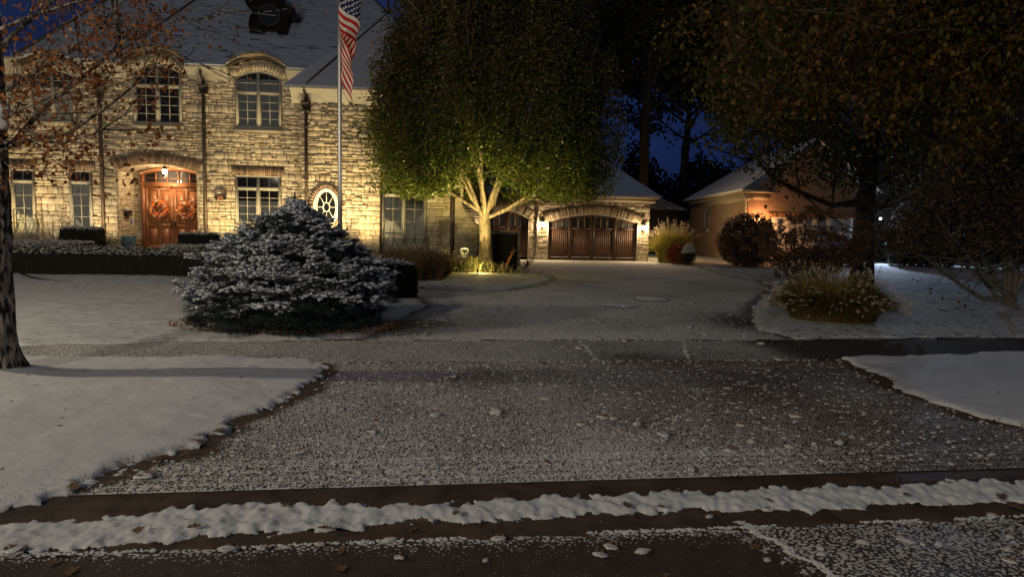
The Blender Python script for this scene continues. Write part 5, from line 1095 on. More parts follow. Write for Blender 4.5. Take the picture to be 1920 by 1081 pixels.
# ---- ornamental grasses
def grassclump(nm, c, h, r, n, lab, island, plume=None, lean=.5, w=.014, mname='grass_blade', pn=200, pl=.16, pm='plume', base=.35, curve=.25, prad=1., pmin=.75):
    t = thing(nm, (c[0], c[1], .0), lab, 'ornamental grass'); a = rng.uniform(0, 2*pi, n); r0 = r*base*np.sqrt(rng.random(n)); b = np.stack([c[0]+r0*np.cos(a), c[1]+r0*np.sin(a), np.zeros(n)], 1)
    k = rng.random(n)**.7; hh = h*rng.uniform(.55, 1., n)*(1-.35*k**2); rr = (r-r0)*k*1.0; p1 = b+np.stack([np.cos(a)*rr*.35, np.sin(a)*rr*.35, hh*.65], 1); p2 = b+np.stack([np.cos(a)*rr, np.sin(a)*rr, hh*(1-curve*k)], 1)+rng.normal(size=(n, 3))*.04
    sd = np.stack([-np.sin(a), np.cos(a), np.zeros(n)], 1)*w*.5; sd = sd*np.abs(np.cos(rng.uniform(0, 1.2, n)))[:, None]+rng.normal(size=(n, 3))*w*.15
    V = np.stack([b-sd, b+sd, p1+sd, p1-sd, p2], 1).reshape(-1, 3); o = (np.arange(n)*5)[:, None]; f = MB(); f.add(V, o+np.array([0, 1, 2, 3])); f.f.append(o+np.array([3, 2, 4])+f.n-len(V)); f.mi.append(np.zeros(n, int))
    f.build('blades', mat(mname, (.1, .1, .03), .8, .15, 5, island=island, trans=.2), t)
    if plume:
        i = np.where(hh > h*pmin)[0][:pn]; m_ = 16; j = np.repeat(i, m_); q = p2[j]+rng.normal(size=(len(j), 3))*np.array([.012, .012, .012]); up_ = (p2-p1)[j]; up_ /= np.linalg.norm(up_, axis=1, keepdims=True); q = q+up_*(rng.random(len(j))*pl-.3*pl)[:, None]
        f = MB(); f.leaves(q, .035*prad, .016*prad, dirs=up_*1.5, spread=.5); f.build('seed_heads', mat(pm, plume, .9, .2, 8, trans=.3), t)
    return t
gc = g2(1262, 493); grassclump('ornamental_grass', (gc[0], gc[1]+.4), 2.15, 1.5, 3000, 'tall yellow-green ornamental grass with feathery plumes beside the garage', [(.30, .30, .05), (.42, .36, .08), (.18, .20, .035), (.48, .32, .10)], (.42, .34, .26), w=.022, pn=150, pl=.42, prad=1.5, base=.45)
gc2 = g2(1556, 602); grassclump('fountain_grass', (gc2[0]+.03, gc2[1]), 1.15, 1.34, 8500, 'low mound of fountain grass with pale seed heads at the driveway edge', [(.17, .15, .03), (.26, .19, .05), (.10, .12, .02), (.30, .19, .07), (.24, .11, .04)], (.66, .58, .44), w=.010, mname='fountain_blade', pn=420, pl=.10, pm='seed_head', base=.55, curve=.55, prad=.95, pmin=.45)
rs = thing('red_shrub', (hz(1276, 480, 33.9), 33.9, 0), 'low red-leaved shrub in front of the tall ornamental grass', 'shrub'); c0 = np.array([hz(1276, 480, 33.9), 33.9, 0.]); n = 2600; q = rng.normal(size=(n, 3)); q /= np.linalg.norm(q, axis=1, keepdims=True); q = q*np.array([.72, .5, .55])*rng.uniform(.6, 1, (n, 1))+c0+np.array([-.05, .1, .52]); f = MB(); f.leaves(q, .09, .05); f.build('foliage', mat('red_leaf', (.25, .04, .03), .8, .2, 6, island=[(.24, .05, .035), (.16, .03, .03), (.30, .10, .05)]), rs)
f = MB(); 
for k in range(10): e_ = c0+np.array([random.uniform(-.4, .4), random.uniform(-.2, .2), .8]); f.tube([c0, e_], [.012, .004], 3)
f.build('stem', BARK, rs)
def shrubball(nm, c, rx, rz, lab, leafm, n, leaf, snowf=0., cat='shrub', taper=0., ry=None, core=.8, stem=True):
    t = thing(nm, (c[0], c[1], 0), lab, cat); q = rng.normal(size=(n, 3)); q /= np.linalg.norm(q, axis=1, keepdims=True); lum = 1+.10*np.sin(q[:, 0]*9+q[:, 2]*5)*np.sin(q[:, 1]*7+2); ry = ry or rx
    p = q*lum[:, None]*rng.uniform(.82, 1.03, (n, 1)); s = 1-taper*np.clip((p[:, 2]+1)/2, 0, 1); p = p*np.stack([rx*s, ry*s, np.full(n, rz)], 1)+np.array([c[0], c[1], rz*.97]); f = MB(); f.leaves(p, leaf, leaf*.6); f.build('foliage', leafm, t)
    f = MB(); f.blobs([(c[0], c[1], rz*.95)], np.array([[rx*core*(1-taper*.5), ry*core*(1-taper*.5), rz*core]]), wob=.08); f.build('core', HCORE, t)
    if snowf:
        i = (q[:, 2] > .15) & (rng.random(n) < snowf*np.clip(q[:, 2]+.4, 0, 1)); sp_ = p[i]+np.array([0, 0, .02]); f = MB(); f.blobs(sp_, np.stack([rng.uniform(.015, .04, len(sp_)), rng.uniform(.015, .04, len(sp_)), rng.uniform(.006, .02, len(sp_))], 1)*(leaf/.05), wob=.4); f.build('snow', SNOWR, t, smooth=True)
    return t
c0 = (hz(1291, 480, 33.2), 33.2); shrubball('dwarf_conifer', c0, .42, .52, 'small snow-topped egg-shaped conifer beside the driveway', HLEAF, 2500, .05, .8, 'shrub', .35)
c0 = g2(1393, 500); shrubball('round_shrub', (c0[0], c0[1]-.5), 1.35, 1.28, 'round dark burgundy shrub before the brick garage corner', mat('burgundy_leaf', (.06, .03, .02), .7, .2, 6, island=[(.07, .03, .02), (.11, .05, .03), (.035, .025, .015), (.14, .09, .06)]), 9000, .10, .02)
ca = D(1690, 480, 37.5); shrubball('columnar_conifer', (ca[0], ca[1]), .95, 1.7, 'tall dark conifer catching cold lamp light on its snowy left side', HLEAF, 9000, .12, .5, 'tree', .4)
ca = D(1740, 480, 36); shrubball('dark_shrub', (ca[0], ca[1]), 1.8, 1.0, 'broad dark shrub right of the snowy conifer', HLEAF, 6000, .12, .12)
# ---- hydrangea with dried flower heads
hx, hy = g2(1520, 556); hyd = thing('hydrangea', (hx, hy, 0), 'bare-stemmed hydrangea with brown dried flower heads before the car', 'shrub'); m = MB(); tips = []; ap_ = []
for k in range(20):
    a = random.uniform(0, 2*pi); d = np.array([cos(a)*.75-.15, sin(a)*.5, random.uniform(.7, 1.3)]); d /= np.linalg.norm(d); grow(m, (hx+.15*cos(a), hy+.12*sin(a), 0), d, 1.0, .018, 2, tips, .35, .0, (1, 2), .75, .35, .003, 4, 3, ap_)
m.build('stem', BARK, hyd); tp = np.array([t_[0] for t_ in tips]); tp = tp[rng.permutation(len(tp))[:95]]; HF = mat('dried_flower', (.10, .05, .025), .9, .25, 10, island=[(.12, .06, .03), (.07, .035, .02), (.16, .09, .045), (.09, .06, .03)])
f = MB(); q = np.repeat(tp, 60, 0); o_ = rng.normal(size=q.shape); o_ /= np.linalg.norm(o_, axis=1, keepdims=True); f.leaves(q+o_*rng.uniform(.05, .12, (len(q), 1))*np.array([1, 1, .8]), .06, .045); f.build('flower_head', HF, hyd)
ap2_ = np.array([q_[0] for q_ in ap_ if q_[2] <= 1]); f = MB(); q = clusters(ap2_, 1300, .10); f.leaves(q, .11, .07); f.build('leaves', HF, hyd)
# ---- oak by the driveway
OAKL = mat('oak_leaf_green', (.05, .06, .015), .6, .25, .8, island=[(.04, .055, .012), (.07, .085, .02), (.10, .08, .02), (.03, .04, .01), (.13, .07, .02)], trans=.25)
OAKO = mat('oak_leaf_orange', (.2, .08, .02), .6, .75, .9, island=[(.17, .065, .012), (.08, .075, .015), (.055, .07, .014), (.14, .04, .008), (.04, .055, .012), (.24, .12, .03), (.07, .06, .014)], trans=.3)
ox, oy = g2(1614, 536); oak = thing('oak_tree', (ox, oy, 0), 'dark broad tree with straight trunk and low spreading limbs behind the fountain grass', 'tree'); m = MB(); tips = []; ap_ = []
flare(m, ox, oy, -.05, .42, .27, 3.0); m.tube([(ox, oy, 2.9), (ox+.05, oy, 5), (ox-.1, oy+.1, 7.5), (ox, oy, 10)], [.27, .21, .14, .06], 10)
def limb(pts, r): 
    m.tube(pts, np.linspace(r, r*.35, len(pts)), 8, cap=False)
    for q_ in pts[1:]: 
        for _ in range(2): d = rng.normal(size=3)*.6+np.array([0, 0, .5]); d /= np.linalg.norm(d); grow(m, q_, d, 1.3, r*.35, 2, tips, .5, .05, (1, 2), .75, .3, .006, 5, 3, ap_)
limb([np.array((ox-.1, oy, 2.75)), D(1560, 385, oy-.2), D(1500, 360, oy-.5), D(1450, 335, oy-.8), D(1420, 300, oy-1)], .10)
limb([np.array((ox+.1, oy, 2.5)), D(1650, 390, oy-.3), D(1700, 340, oy-.6), D(1745, 300, oy-.8)], .10)
for k in range(13):
    a = 2*pi*k/13*1.6; z_ = 3.2+k*.45; d = np.array([cos(a), sin(a), .45]); d /= np.linalg.norm(d); grow(m, (ox, oy, z_), d, 2.3, .09, 3, tips, .45, .05, (1, 2), .78, .3, .006, 5, 4, ap_)
m.build('trunk', BARKD, oak, smooth=True); pts = np.array([q_[0] for q_ in ap_ if q_[2] <= 2]); pts = pts[pts[:, 2] > 3.5]; f = MB(); q = clusters(pts, 34000, .40); f.leaves(q, .17, .11); f.build('crown', OAKL, oak)
# second, nearer tree whose boughs of orange leaves hang over the upper right
nx_, ny_ = 13.2, 13.5; near = thing('oak_tree', (nx_, ny_, 0), 'overhanging tree with big orange and green leaves filling the upper right', 'tree'); m = MB(); tips = []; ap_ = []
flare(m, nx_, ny_, -.05, .45, .3, 3.2)
m.tube([(nx_, ny_, 3.1), (nx_, ny_, 6), (nx_-.2, ny_, 9)], [.3, .2, .1], 10)
for (px, py, Y_) in ((1350, -10, 14.5), (1420, 60, 13.5), (1500, 20, 12.5), (1560, 110, 13.0), (1640, 160, 13.8), (1700, 60, 12.5), (1780, 120, 13.2), (1860, 90, 12.4), (1480, 120, 14.8), (1880, 200, 14.0), (1400, -120, 13), (1600, -100, 12.5), (1800, -60, 12.8)):
    e_ = D(px, py, Y_); s_ = np.array([nx_, ny_, random.uniform(4, 6.5)]); mid = (s_+e_)/2+np.array([0, 0, .7]); pp = [s_, s_*.6+mid*.4+np.array([0, 0, .35]), mid, (mid+e_)/2+np.array([0, 0, .2]), e_]; m.tube(pp, [.11, .085, .06, .035, .015], 6, cap=False)
    for q_ in pp[2:]:
        for _ in range(5): d = rng.normal(size=3)*np.array([1, .8, .6]); d /= np.linalg.norm(d); grow(m, q_, d, .75, .016, 2, tips, .55, -.03, (1, 2), .75, .35, .003, 4, 3, ap_)
m.build('trunk', BARK, near, smooth=True); pts = np.array([q_[0] for q_ in ap_ if q_[2] <= 1]); f = MB(); q = clusters(pts, 34000, .27); q[:, 2] -= np.abs(rng.normal(0, .08, len(q))); f.leaves(q, .125, .075, dirs=np.tile([0, 0, -.9], (len(q), 1)), spread=.8); f.build('crown', OAKO, near)
# tall tree beyond the garage with sky showing through, and another behind the drive
def bigtree(x, y, h, r, lab, n, leaf, zlow=.3, m_=None, seed=3):
    t = thing('tall_tree', (x, y, 0), lab, 'tree', 'tall dark trees beyond the garage'); m = MB(); tips = []; ap_ = []; flare(m, x, y, -.05, .5, .32, h*zlow)
    m.tube([(x, y, h*zlow*.98), (x+.2, y, h*.6), (x, y, h*.9)], [.32, .2, .06], 8)
    for k in range(16):
        a = k*2.4; z_ = h*zlow+(h*.85-h*zlow)*k/16; d = np.array([cos(a), sin(a), .55]); d /= np.linalg.norm(d); grow(m, (x, y, z_), d, r*.48*(1-.35*k/16), .11, 3, tips, .45, .04, (1, 2), .75, .3, .008, 5, 3, ap_)
    m.build('trunk', BARKD, t, smooth=True); pts = np.array([q_[0] for q_ in ap_ if q_[2] <= 2]); f = MB(); q = clusters(pts, n, .5); f.leaves(q, leaf, leaf*.6); f.build('crown', m_ or OAKL, t)
bigtree(8.6, 46, 21, 12, 'tall dark tree just beyond the garage roof, blue sky showing through', 26000, .40, .44)
bigtree(14.3, 58, 19, 10, 'tall dark tree farther back, between garage and brick building', 20000, .45, .46)
bigtree(21.5, 55, 22, 14, 'tall dark tree rising behind the brick garage', 30000, .45, .25)
bigtree(31, 52, 20, 14, 'tall dark tree rising behind the dark neighbouring house', 24000, .45, .25)
tl = MB(); 
for k in range(46):
    x = -6+k*1.6+random.uniform(-.7, .7); y = 72+random.uniform(-6, 8); h = random.uniform(7.0, 10.2); n = 900; q = rng.normal(size=(n, 3)); q /= np.linalg.norm(q, axis=1, keepdims=True); q = q*np.array([2.6, 2.2, h*.55])*rng.uniform(.6, 1.05, (n, 1))+np.array([x, y, h*.55]); tl.leaves(q, .55, .4)
tl.build('far_treeline', mat('far_leaf', (.03, .035, .015), .9, .2, 1), kind='stuff', label='dark far treeline beyond the garages', category='trees')
# ---- multi-stem shrub tree at the right edge
rx_, ry_ = g2(1895, 578); rt = thing('multi_stem_tree', (rx_, ry_, 0), 'leaning multi-stemmed small tree with brown leaves at the right edge', 'tree'); m = MB(); tips = []; ap_ = []
for (px, py) in ((1795, 455), (1825, 440), (1870, 400), (1915, 390), (1840, 520), (1960, 420), (1890, 330), (1780, 520)):
    e_ = D(px, py, ry_-.5+random.uniform(-.5, .5)); b_ = np.array([rx_+random.uniform(-.12, .12), ry_, 0.]); mid = b_*.5+e_*.5+np.array([.05, 0, -.12 if py > 430 else .1]); pp = [b_, b_*.75+mid*.25+np.array([0, 0, .15]), mid, mid*.4+e_*.6, e_]; m.tube(pp, [.085, .075, .055, .045, .03], 7, cap=False)
    for q_ in pp[3:]:
        for _ in range(4): d = rng.normal(size=3)*np.array([.7, .7, .5])+np.array([-.1, 0, .5]); d /= np.linalg.norm(d); grow(m, q_, d, .85, .022, 3, tips, .5, .03, (1, 2), .78, .35, .004, 4, 3, ap_)
m.build('trunk', mat('grey_bark', (.20, .18, .14), .9, .3, 8, .8, 16), rt, smooth=True); pts = np.array([q_[0] for q_ in ap_ if q_[2] <= 2]); f = MB(); q = clusters(pts, 26000, .22); q = q[(q[:, 2] > 1.3) | (rng.random(len(q)) < .06)]; f.leaves(q, .10, .06); f.build('crown', mat('brown_leaf_dark', (.06, .04, .02), .7, .25, 1, island=[(.04, .025, .013), (.07, .045, .022), (.025, .022, .01), (.12, .08, .05), (.035, .035, .015)]), rt)
# ---- old tree at the left edge
lx, ly = -5.46, 7.1; lt = thing('maple_tree', (lx, ly, .05), 'rough-barked trunk at the left edge with sparse orange leaves on thin boughs', 'tree'); m = MB(); V = []; k = 56; nz_ = 120
for i in range(nz_+1):
    z_ = 6.2*i/nz_; r = .155+.035*math.exp(-z_/1.6)+.17*math.exp(-z_/.22)
    for j in range(k):
        a = 2*pi*j/k; rdg = fbm(np.array([a*6.2+.35*sin(z_*5)]), np.array([z_*2.6]), 3, 7)[0]; V.append((lx+.05*sin(z_*.6)+r*(1+.13*rdg+.05*sin(a*3))*cos(a), ly+r*(1+.13*rdg)*sin(a), z_+.0))
m.add(V, [[i*k+j, i*k+(j+1) % k, (i+1)*k+(j+1) % k, (i+1)*k+j] for i in range(nz_) for j in range(k)]); ap_ = []; tips = []
def bough(pts, r0, r1, Y_, nt_=3, kid=.55):
    pp = [D(px, py, Y_[0]+(Y_[1]-Y_[0])*i/(len(pts)-1)) for i, (px, py) in enumerate(pts)]; m.tube(pp, np.linspace(r0, r1, len(pp)), 6, cap=False)
    for i in range(1, len(pp)):
        for _ in range(nt_):
            q_ = pp[i-1]+(pp[i]-pp[i-1])*random.random(); d = (pp[i]-pp[i-1]); d = d/np.linalg.norm(d)+rng.normal(size=3)*.6+np.array([0, 0, .15]); d /= np.linalg.norm(d); grow(m, q_, d, kid*random.uniform(.5, 1.1), .007, 2, tips, .45, .02, (1, 2), .72, .35, .0015, 3, 3, ap_)
bough([(-20, 300), (30, 262), (80, 205), (150, 150), (210, 95), (260, 40)], .035, .008, (7.1, 7.6)); bough([(-20, 290), (40, 268), (130, 250), (215, 190), (290, 130)], .028, .006, (7.1, 6.9)); bough([(-20, 190), (40, 150), (110, 110), (180, 60), (230, 10)], .022, .006, (7.1, 7.3))
bough([(-30, 120), (30, 60), (90, 10), (150, -60)], .03, .01, (7.0, 7.6)); bough([(205, -60), (214, 0), (222, 60), (230, 120)], .045, .010, (7.6, 7.4), 2); bough([(-20, 240), (20, 215), (75, 190), (140, 185)], .018, .005, (7.0, 6.6))
bough([(-10, 60), (60, 30), (140, 5), (230, -20)], .02, .008, (6.9, 6.6)); bough([(230, -30), (300, 20), (370, 40), (440, 20), (520, 30)], .012, .003, (7.2, 7.0), 2, .4); bough([(215, 60), (290, 100), (350, 110), (430, 140)], .010, .003, (7.3, 7.1), 2, .35)
bough([(-20, 270), (50, 262), (120, 268), (180, 250), (250, 205)], .02, .005, (7.0, 6.8), 3, .45)
m.build('trunk', mat('rough_bark', (.34, .30, .25), .95, .45, 10, 1, 24, stretch=(1, 1, .35), noisecol=(.03, .025, .02), thr=(.42, .55)), lt, smooth=True)
pts = np.array([q_[0] for q_ in ap_ if q_[2] <= 1]); pr = np.array([np.dot(q_-CAM, _R)/np.dot(q_-CAM, _F)*FPX+960 for q_ in pts]); pts = pts[(pr < 330) | (rng.random(len(pts)) < .12)]
f = MB(); q = clusters(pts, 2300, .08); f.leaves(q, .06, .042); f.build('crown', mat('orange_leaf', (.4, .12, .03), .6, .2, 2, island=[(.46, .15, .035), (.30, .09, .025), (.55, .26, .08), (.18, .06, .03), (.38, .12, .03)], trans=.35), lt)
f = MB(); q = D(6, 205, 6.95); f.blobs([q, q+np.array([-.06, 0, .03]), D(3, 232, 6.93), D(-4, 216, 6.93)], np.array([[.09, .08, .05], [.07, .07, .06], [.07, .06, .06], [.1, .08, .07]]), wob=.15); f.build('snow', SNOW, lt, smooth=True)
# bare espalier twigs against the wall left of the doors
es = thing('bare_shrub', tuple(HA.p(HA.uz(100, 440)[0], ZG, .3)), 'bare branching shrub against the stone between the two narrow windows', 'shrub'); m = MB(); tips = []
for k in range(7): d = HA.u*random.uniform(-.9, .9)+np.array([0, -.05, random.uniform(.4, 1)]); d /= np.linalg.norm(d); grow(m, HA.p(HA.uz(98+k*3, 440)[0], ZG, .3), d, .7, .02, 3, tips, .4, .03, (1, 2), .78, .3, .002, 4, 3)
m.build('branches', BARK, es)
# ================================================================== SMALL THINGS
# zigzag iron railings under two windows
def railing(P, ua, ub, z0, h, n, lab):
    t = thing('iron_railing', tuple(P.p((ua+ub)/2, z0, .5)), lab, 'railing', 'zigzag iron railings'); f = MB(); d = .5
    f.tube([P.p(ua, z0+h, d), P.p(ub, z0+h, d)], .014, 5); f.tube([P.p(ua, z0+.05, d), P.p(ub, z0+.05, d)], .012, 5)
    for u in (ua, ub): f.tube([P.p(u, z0-.2, d), P.p(u, z0+h+.15, d)], .018, 5)
    w = (ub-ua)/n
    for k in range(n): f.tube([P.p(ua+k*w, z0+.05, d), P.p(ua+(k+.5)*w, z0+h, d)], .011, 4); f.tube([P.p(ua+(k+.5)*w, z0+h, d), P.p(ua+(k+1)*w, z0+.05, d)], .011, 4); f.tube([P.p(ua+(k+.5)*w, z0+h, d), P.p(ua+(k+.5)*w, z0+h+.15, d)], .010, 4)
    f.build('rail', DARKM, t)
a = HL.uz(712, 470, .5); b = HL.uz(804, 470, .5); z1 = HL.uz(760, 447, .5)[1]; railing(HL, a[0], b[0], z1-.52, .5, 5, 'zigzag iron railing below the tall window beside the tree')
a = HA.uz(10, 440, .5); b = HA.uz(72, 440, .5); z1 = HA.uz(40, 418, .5)[1]; railing(HA, a[0], b[0], z1-.58, .58, 4, 'zigzag iron railing below the far left window')
# yard sign on a stake
sp_ = G(872, 512); sg = thing('yard_sign', (sp_[0], sp_[1], 0), 'small white shield-shaped security sign on a stake beside the lit trunk', 'sign')
SP = Plane(sp_[:2], 4); s = .0; zc = SP.uz(872, 473)[1]; X0 = SP.uz(871, 473)[0]
sh = [(-.13, -.02), (-.15, .07), (-.13, .15), (-.09, .14), (0, .17), (.09, .14), (.13, .15), (.15, .07), (.13, -.02), (.145, -.10), (.11, -.15), (0, -.20), (-.11, -.15), (-.145, -.10)]
f = MB(); f.prism(SP, [(X0+a_, zc+b_) for a_, b_ in sh], .0, .012); f.build('panel', mat('sign_white', (.62, .60, .58), .5), sg)
f = MB(); f.prism(SP, [(X0-.115, zc+.03), (X0+.115, zc+.03), (X0+.12, zc+.10), (X0-.12, zc+.10)], .013, .016); f.prism(SP, [(X0-.06, zc+.03), (X0, zc-.045), (X0+.06, zc+.03)], .0131, .0161); f.build('emblem', mat('sign_dark', (.03, .03, .05), .6), sg)
f = MB(); f.tube([(sp_[0]+X0, sp_[1]+.02, 0), (sp_[0]+X0, sp_[1]+.02, zc)], .010, 5); f.build('stake', DARKM, sg)
# pale arched garden stone among the dried plants
gp = D(828, 490, 24.2); gn = thing('garden_stone', (gp[0], gp[1], 0), 'pale snow-capped arched garden stone among the brown perennials', 'garden ornament'); f = MB(); f.blobs([(gp[0], gp[1], .62)], np.array([[.17, .12, .28]]), wob=.05); f.lathe((gp[0], gp[1], 0), [(.14, 0), (.16, .3), (.15, .6)], 12); f.build('stone', mat('pale_stone', (.4, .37, .32), .9, .15, 6, .3), gn, smooth=True)
# ground uplights
def uplight(px, py, Y, z, lab, power, target, col=(1, .78, .36), ang=110, loc=None, size=.04, grp=None):
    p = np.array(loc) if loc is not None else D(px, py, Y); p[2] = z
    t = thing('ground_uplight', (p[0], p[1], z), lab, 'garden light', 'small ground lights'); f = MB(); dv = np.array(target)-p; dv /= np.linalg.norm(dv)
    f.tube([p-np.array([0, 0, .15]), p+np.array([0, 0, .08])], .012, 5); f.tube([p+np.array([0, 0, .07]), p+np.array([0, 0, .07])+dv*.12], [.035, .045], 10, cap=False); f.build('housing', DARKM, t)
    f = MB(); c = p+np.array([0, 0, .07])+dv*.105; a = np.cross(dv, [1, 0, 0]); a /= np.linalg.norm(a); b = np.cross(dv, a); f.poly([c+(a*cos(q)+b*sin(q))*.04 for q in np.linspace(0, 2*pi, 12)[:-1]]); f.build('lens', mat('warm_lens', (1, .8, .4), .5, emit=20), t)
    light_under(t, 'uplight', 'SPOT', tuple(p+np.array([0, 0, .07])+dv*.16), power, col, size, target, ang, .8)
uplight(0, 0, 0, .04, 'black ground light aimed up the trunk of the dense green tree', 1500, (tx-.3, ty-1.6, 6), (1, .80, .30), 140, loc=(tx-.15, ty-1.9, 0))
lamp('uplight_spill', 'POINT', (tx-.10, ty-1.25, .35), 30, (1, .74, .22), .05)
WA = [((15, 440), 1.7, 190, (1, .72, .30), 'ground light under the far left window hidden by the trunk'), ((203, 462), 1.3, 110, (1, .78, .44), 'ground light at the foot of the left porch pier'), ((100, 445), 1.7, 120, (1, .80, .50), 'ground light between the two narrow windows'),
      ((425, 462), 1.6, 230, (1, .76, .38), 'ground light beside the box hedge right of the doors'), ((560, 450), 1.7, 190, (1, .76, .36), 'ground light behind the top of the spruce')]
for (px, py), d_, pw, col, lab in WA:
    u = HA.uz(px, py)[0]; q = HA.p(u, 0, d_); uplight(0, 0, 0, ZG+.05, lab, pw*2.0, tuple(HA.p(u, 5.0, .0)), col, 125, loc=q)
for px, pw, lab, col in ((603, 190, 'ground light below the oval window', (1, .80, .50)), (655, 300, 'ground light by the yellow grass right of the spruce', (1, .72, .30)), (700, 140, 'ground light at the corner of the stone wing', (1, .76, .38))):
    u = HB.uz(px, 460)[0]; q = HB.p(u, 0, 1.5); uplight(0, 0, 0, ZG+.02, lab, pw*1.7, tuple(HB.p(u, 4.6, .0)), col, 125, loc=q)
u = HB.uz(654, 470)[0]; q = HB.p(u, 0, .8); grassclump('yellow_grass', (float(q[0]), float(q[1])), 1.1, .42, 420, 'narrow yellow-green grass tuft lit against the stone wing', [(.25, .26, .05), (.35, .32, .1)], mname='lit_blade')
for o in [o for o in C.objects if o.name.startswith('yellow_grass')]: o.location.z = .3
# utility covers under caps of snow
for (px, py, rx, lab) in ((1165, 573, .36, 'nearer round cover with a thick cap of snow on the driveway'), (1222, 561, .42, 'farther round cover with a thin cap of snow on the driveway')):
    c = G(px, py); t = thing('utility_cover', (c[0], c[1], .005), lab, 'cover', 'round covers in the driveway'); f = MB(); f.lathe((c[0], c[1], .004), [(0, .012), (rx*1.02, .012), (rx*1.08, 0)], 28); f.build('lid', DARKM, t)
    th = np.linspace(0, 2*pi, 41)[:-1]; V = [(c[0], c[1], .065)]; 
    for rr_, zz_ in ((.35, .062), (.7, .055), (.9, .04), (1.0, .014)):
        for a in th: w = 1+.09*fbm(np.array([cos(a)*2+px]), np.array([sin(a)*2]), 2, 1)[0]; V.append((c[0]+rx*rr_*w*cos(a), c[1]+rx*rr_*w*sin(a), zz_))
    f = MB(); f.add(V, [[0, 1+j, 1+(j+1) % 40] for j in range(40)]); f.f.append(np.array([[1+i*40+j, 1+(i+1)*40+j, 1+(i+1)*40+(j+1) % 40, 1+i*40+(j+1) % 40] for i in range(3) for j in range(40)])); f.mi.append(np.zeros(120, int)); f.build('snow', SNOW, t, smooth=True)
# dark line in front of the hedge: low bed edging
f = MB(); pts = [G(px, py) for px, py in ((30, 520), (60, 527), (110, 533), (185, 534))]; f.tube([p+np.array([0, 0, .035+float(zg(p[0], p[1]))]) for p in pts], .035, 6); f.build('bed_edging', mat('dark_edging', (.03, .025, .02), .8), label='dark bed edging showing through the snow below the long hedge', category='edging')
# ---- fallen leaves, each its own object
LB = mat('brown_leaf', (.22, .12, .06), .7, .25, 20, island=[(.20, .10, .045), (.30, .17, .08), (.14, .08, .045), (.34, .22, .12)], trans=.1); 
def leafmesh(kind, seed):
    r_ = random.Random(seed); m = MB(); n = 9; V = []; F = []
    lobes = 3+seed % 3; L = .062; half = []
    for i in range(n+1):
        q = i/n; w = .024*(sin(pi*min(1, q*1.05))**.7)*(1+.42*sin(q*lobes*2*pi+r_.random())); half.append((L*(q-.5)*2, max(.002, w*1.5)))
    curl = r_.uniform(.2, .9)
    for x, w in half:
        zc = .006+.012*curl*((x/L)**2); V += [(x, -w, zc+.016*curl*(w/.03)**2), (x, 0, zc), (x, w*r_.uniform(.7, 1.1), zc+.014*curl*(w/.03)**2)]
    for i in range(n): F += [[3*i, 3*i+3, 3*i+4, 3*i+1], [3*i+1, 3*i+4, 3*i+5, 3*i+2]]
    m.add(V, F, 0); m.tube([(-L, 0, .012), (-L-.03, .004, .016), (-L-.05, .008, .02)], .0018, 4, mi=0)
    if kind == 'snow':
        k = 14; V = []; F = []
        for j, (sc, z_) in enumerate(((.0, .020), (.45, .019), (.75, .016), (.90, .011), (.92, .006))):
            for a in range(k):
                t = 2*pi*a/k; x = L*.98*cos(t)*sc; w = np.interp(x, [h[0] for h in half], [h[1] for h in half]); wob = 1+r_.uniform(-.12, .12); V.append((x*wob, max(.008, w*1.0)*sin(t)*sc*wob*1.1+.002, z_*(1+r_.uniform(-.12, .12))))
        for j in range(4):
            for a in range(k): F.append([j*k+a, j*k+(a+1) % k, (j+1)*k+(a+1) % k, (j+1)*k+a])
        m.add(V, F, 1)
    o = m.build('fallen_leaf', [LB, SNOW], smooth=True); me = o.data; bpy.data.objects.remove(o); ROOT.pop('fallen_leaf', None); return me
SM = [leafmesh('snow', s) for s in range(5)]; BMh = [leafmesh('brown', s+9) for s in range(4)]
def leaf(x, y, z, kind, sc, label, group):
    o = bpy.data.objects.new('fallen_leaf', random.choice(SM if kind == 'snow' else BMh)); C.objects.link(o); o.location = (x, y, z); o.rotation_euler = (random.uniform(-.12, .12), random.uniform(-.12, .12), random.uniform(0, 6.28)); s_ = sc; o.scale = (s_*random.uniform(.8, 1.15), s_*random.uniform(.8, 1.2), s_); o['label'] = label; o['category'] = 'leaf'; o['group'] = group
big = [(930, 774, 1.6), (818, 780, 1.1), (852, 708, 1.3), (903, 722, .9), (1016, 722, .9), (1022, 750, 1.1), (1163, 707, 1.1), (1136, 741, 1.0), (1245, 818, 1.35), (1195, 798, 1.3), (1150, 786, 1.0), (1575, 833, 1.3), (1388, 800, 1.0), (1408, 830, .9), (1562, 772, .8), (1370, 848, 1.0), (700, 812, 1.0), (268, 898, 1.5), (1297, 882, .9), (1490, 783, 1.0), (1415, 700, .9), (1480, 840, .9), (560, 852, 1.1), (640, 770, .8), (1090, 798, 1.0), (1130, 785, 1.0), (1440, 697, 1.0), (1365, 730, .8)]
vp = [(verge_l, 1), (verge_r, 1)]
def in_snow(x, y): X_ = np.array([x]); Y_ = np.array([y]); return max(sdist(X_, Y_, verge_l)[0], sdist(X_, Y_, verge_r)[0]) > -.03
for px, py, s_ in big: q = G(px, py); leaf(q[0], q[1], .008, 'snow', s_, 'snow-capped oak leaf lying on the frosted driveway apron', 'snowy leaves on the apron')
cnt = 0
while cnt < 130:
    s_ = random.uniform(-3.5, 5.5); t_ = random.uniform(T_A+.05, T_S-.1); x, y = rd(s_, t_)
    if in_snow(x, y): continue
    leaf(x, y, .008, 'snow' if random.random() < .6 else 'brown', random.uniform(.25, .6), 'snow-capped oak leaf lying on the frosted driveway apron', 'snowy leaves on the apron'); cnt += 1
cnt = 0
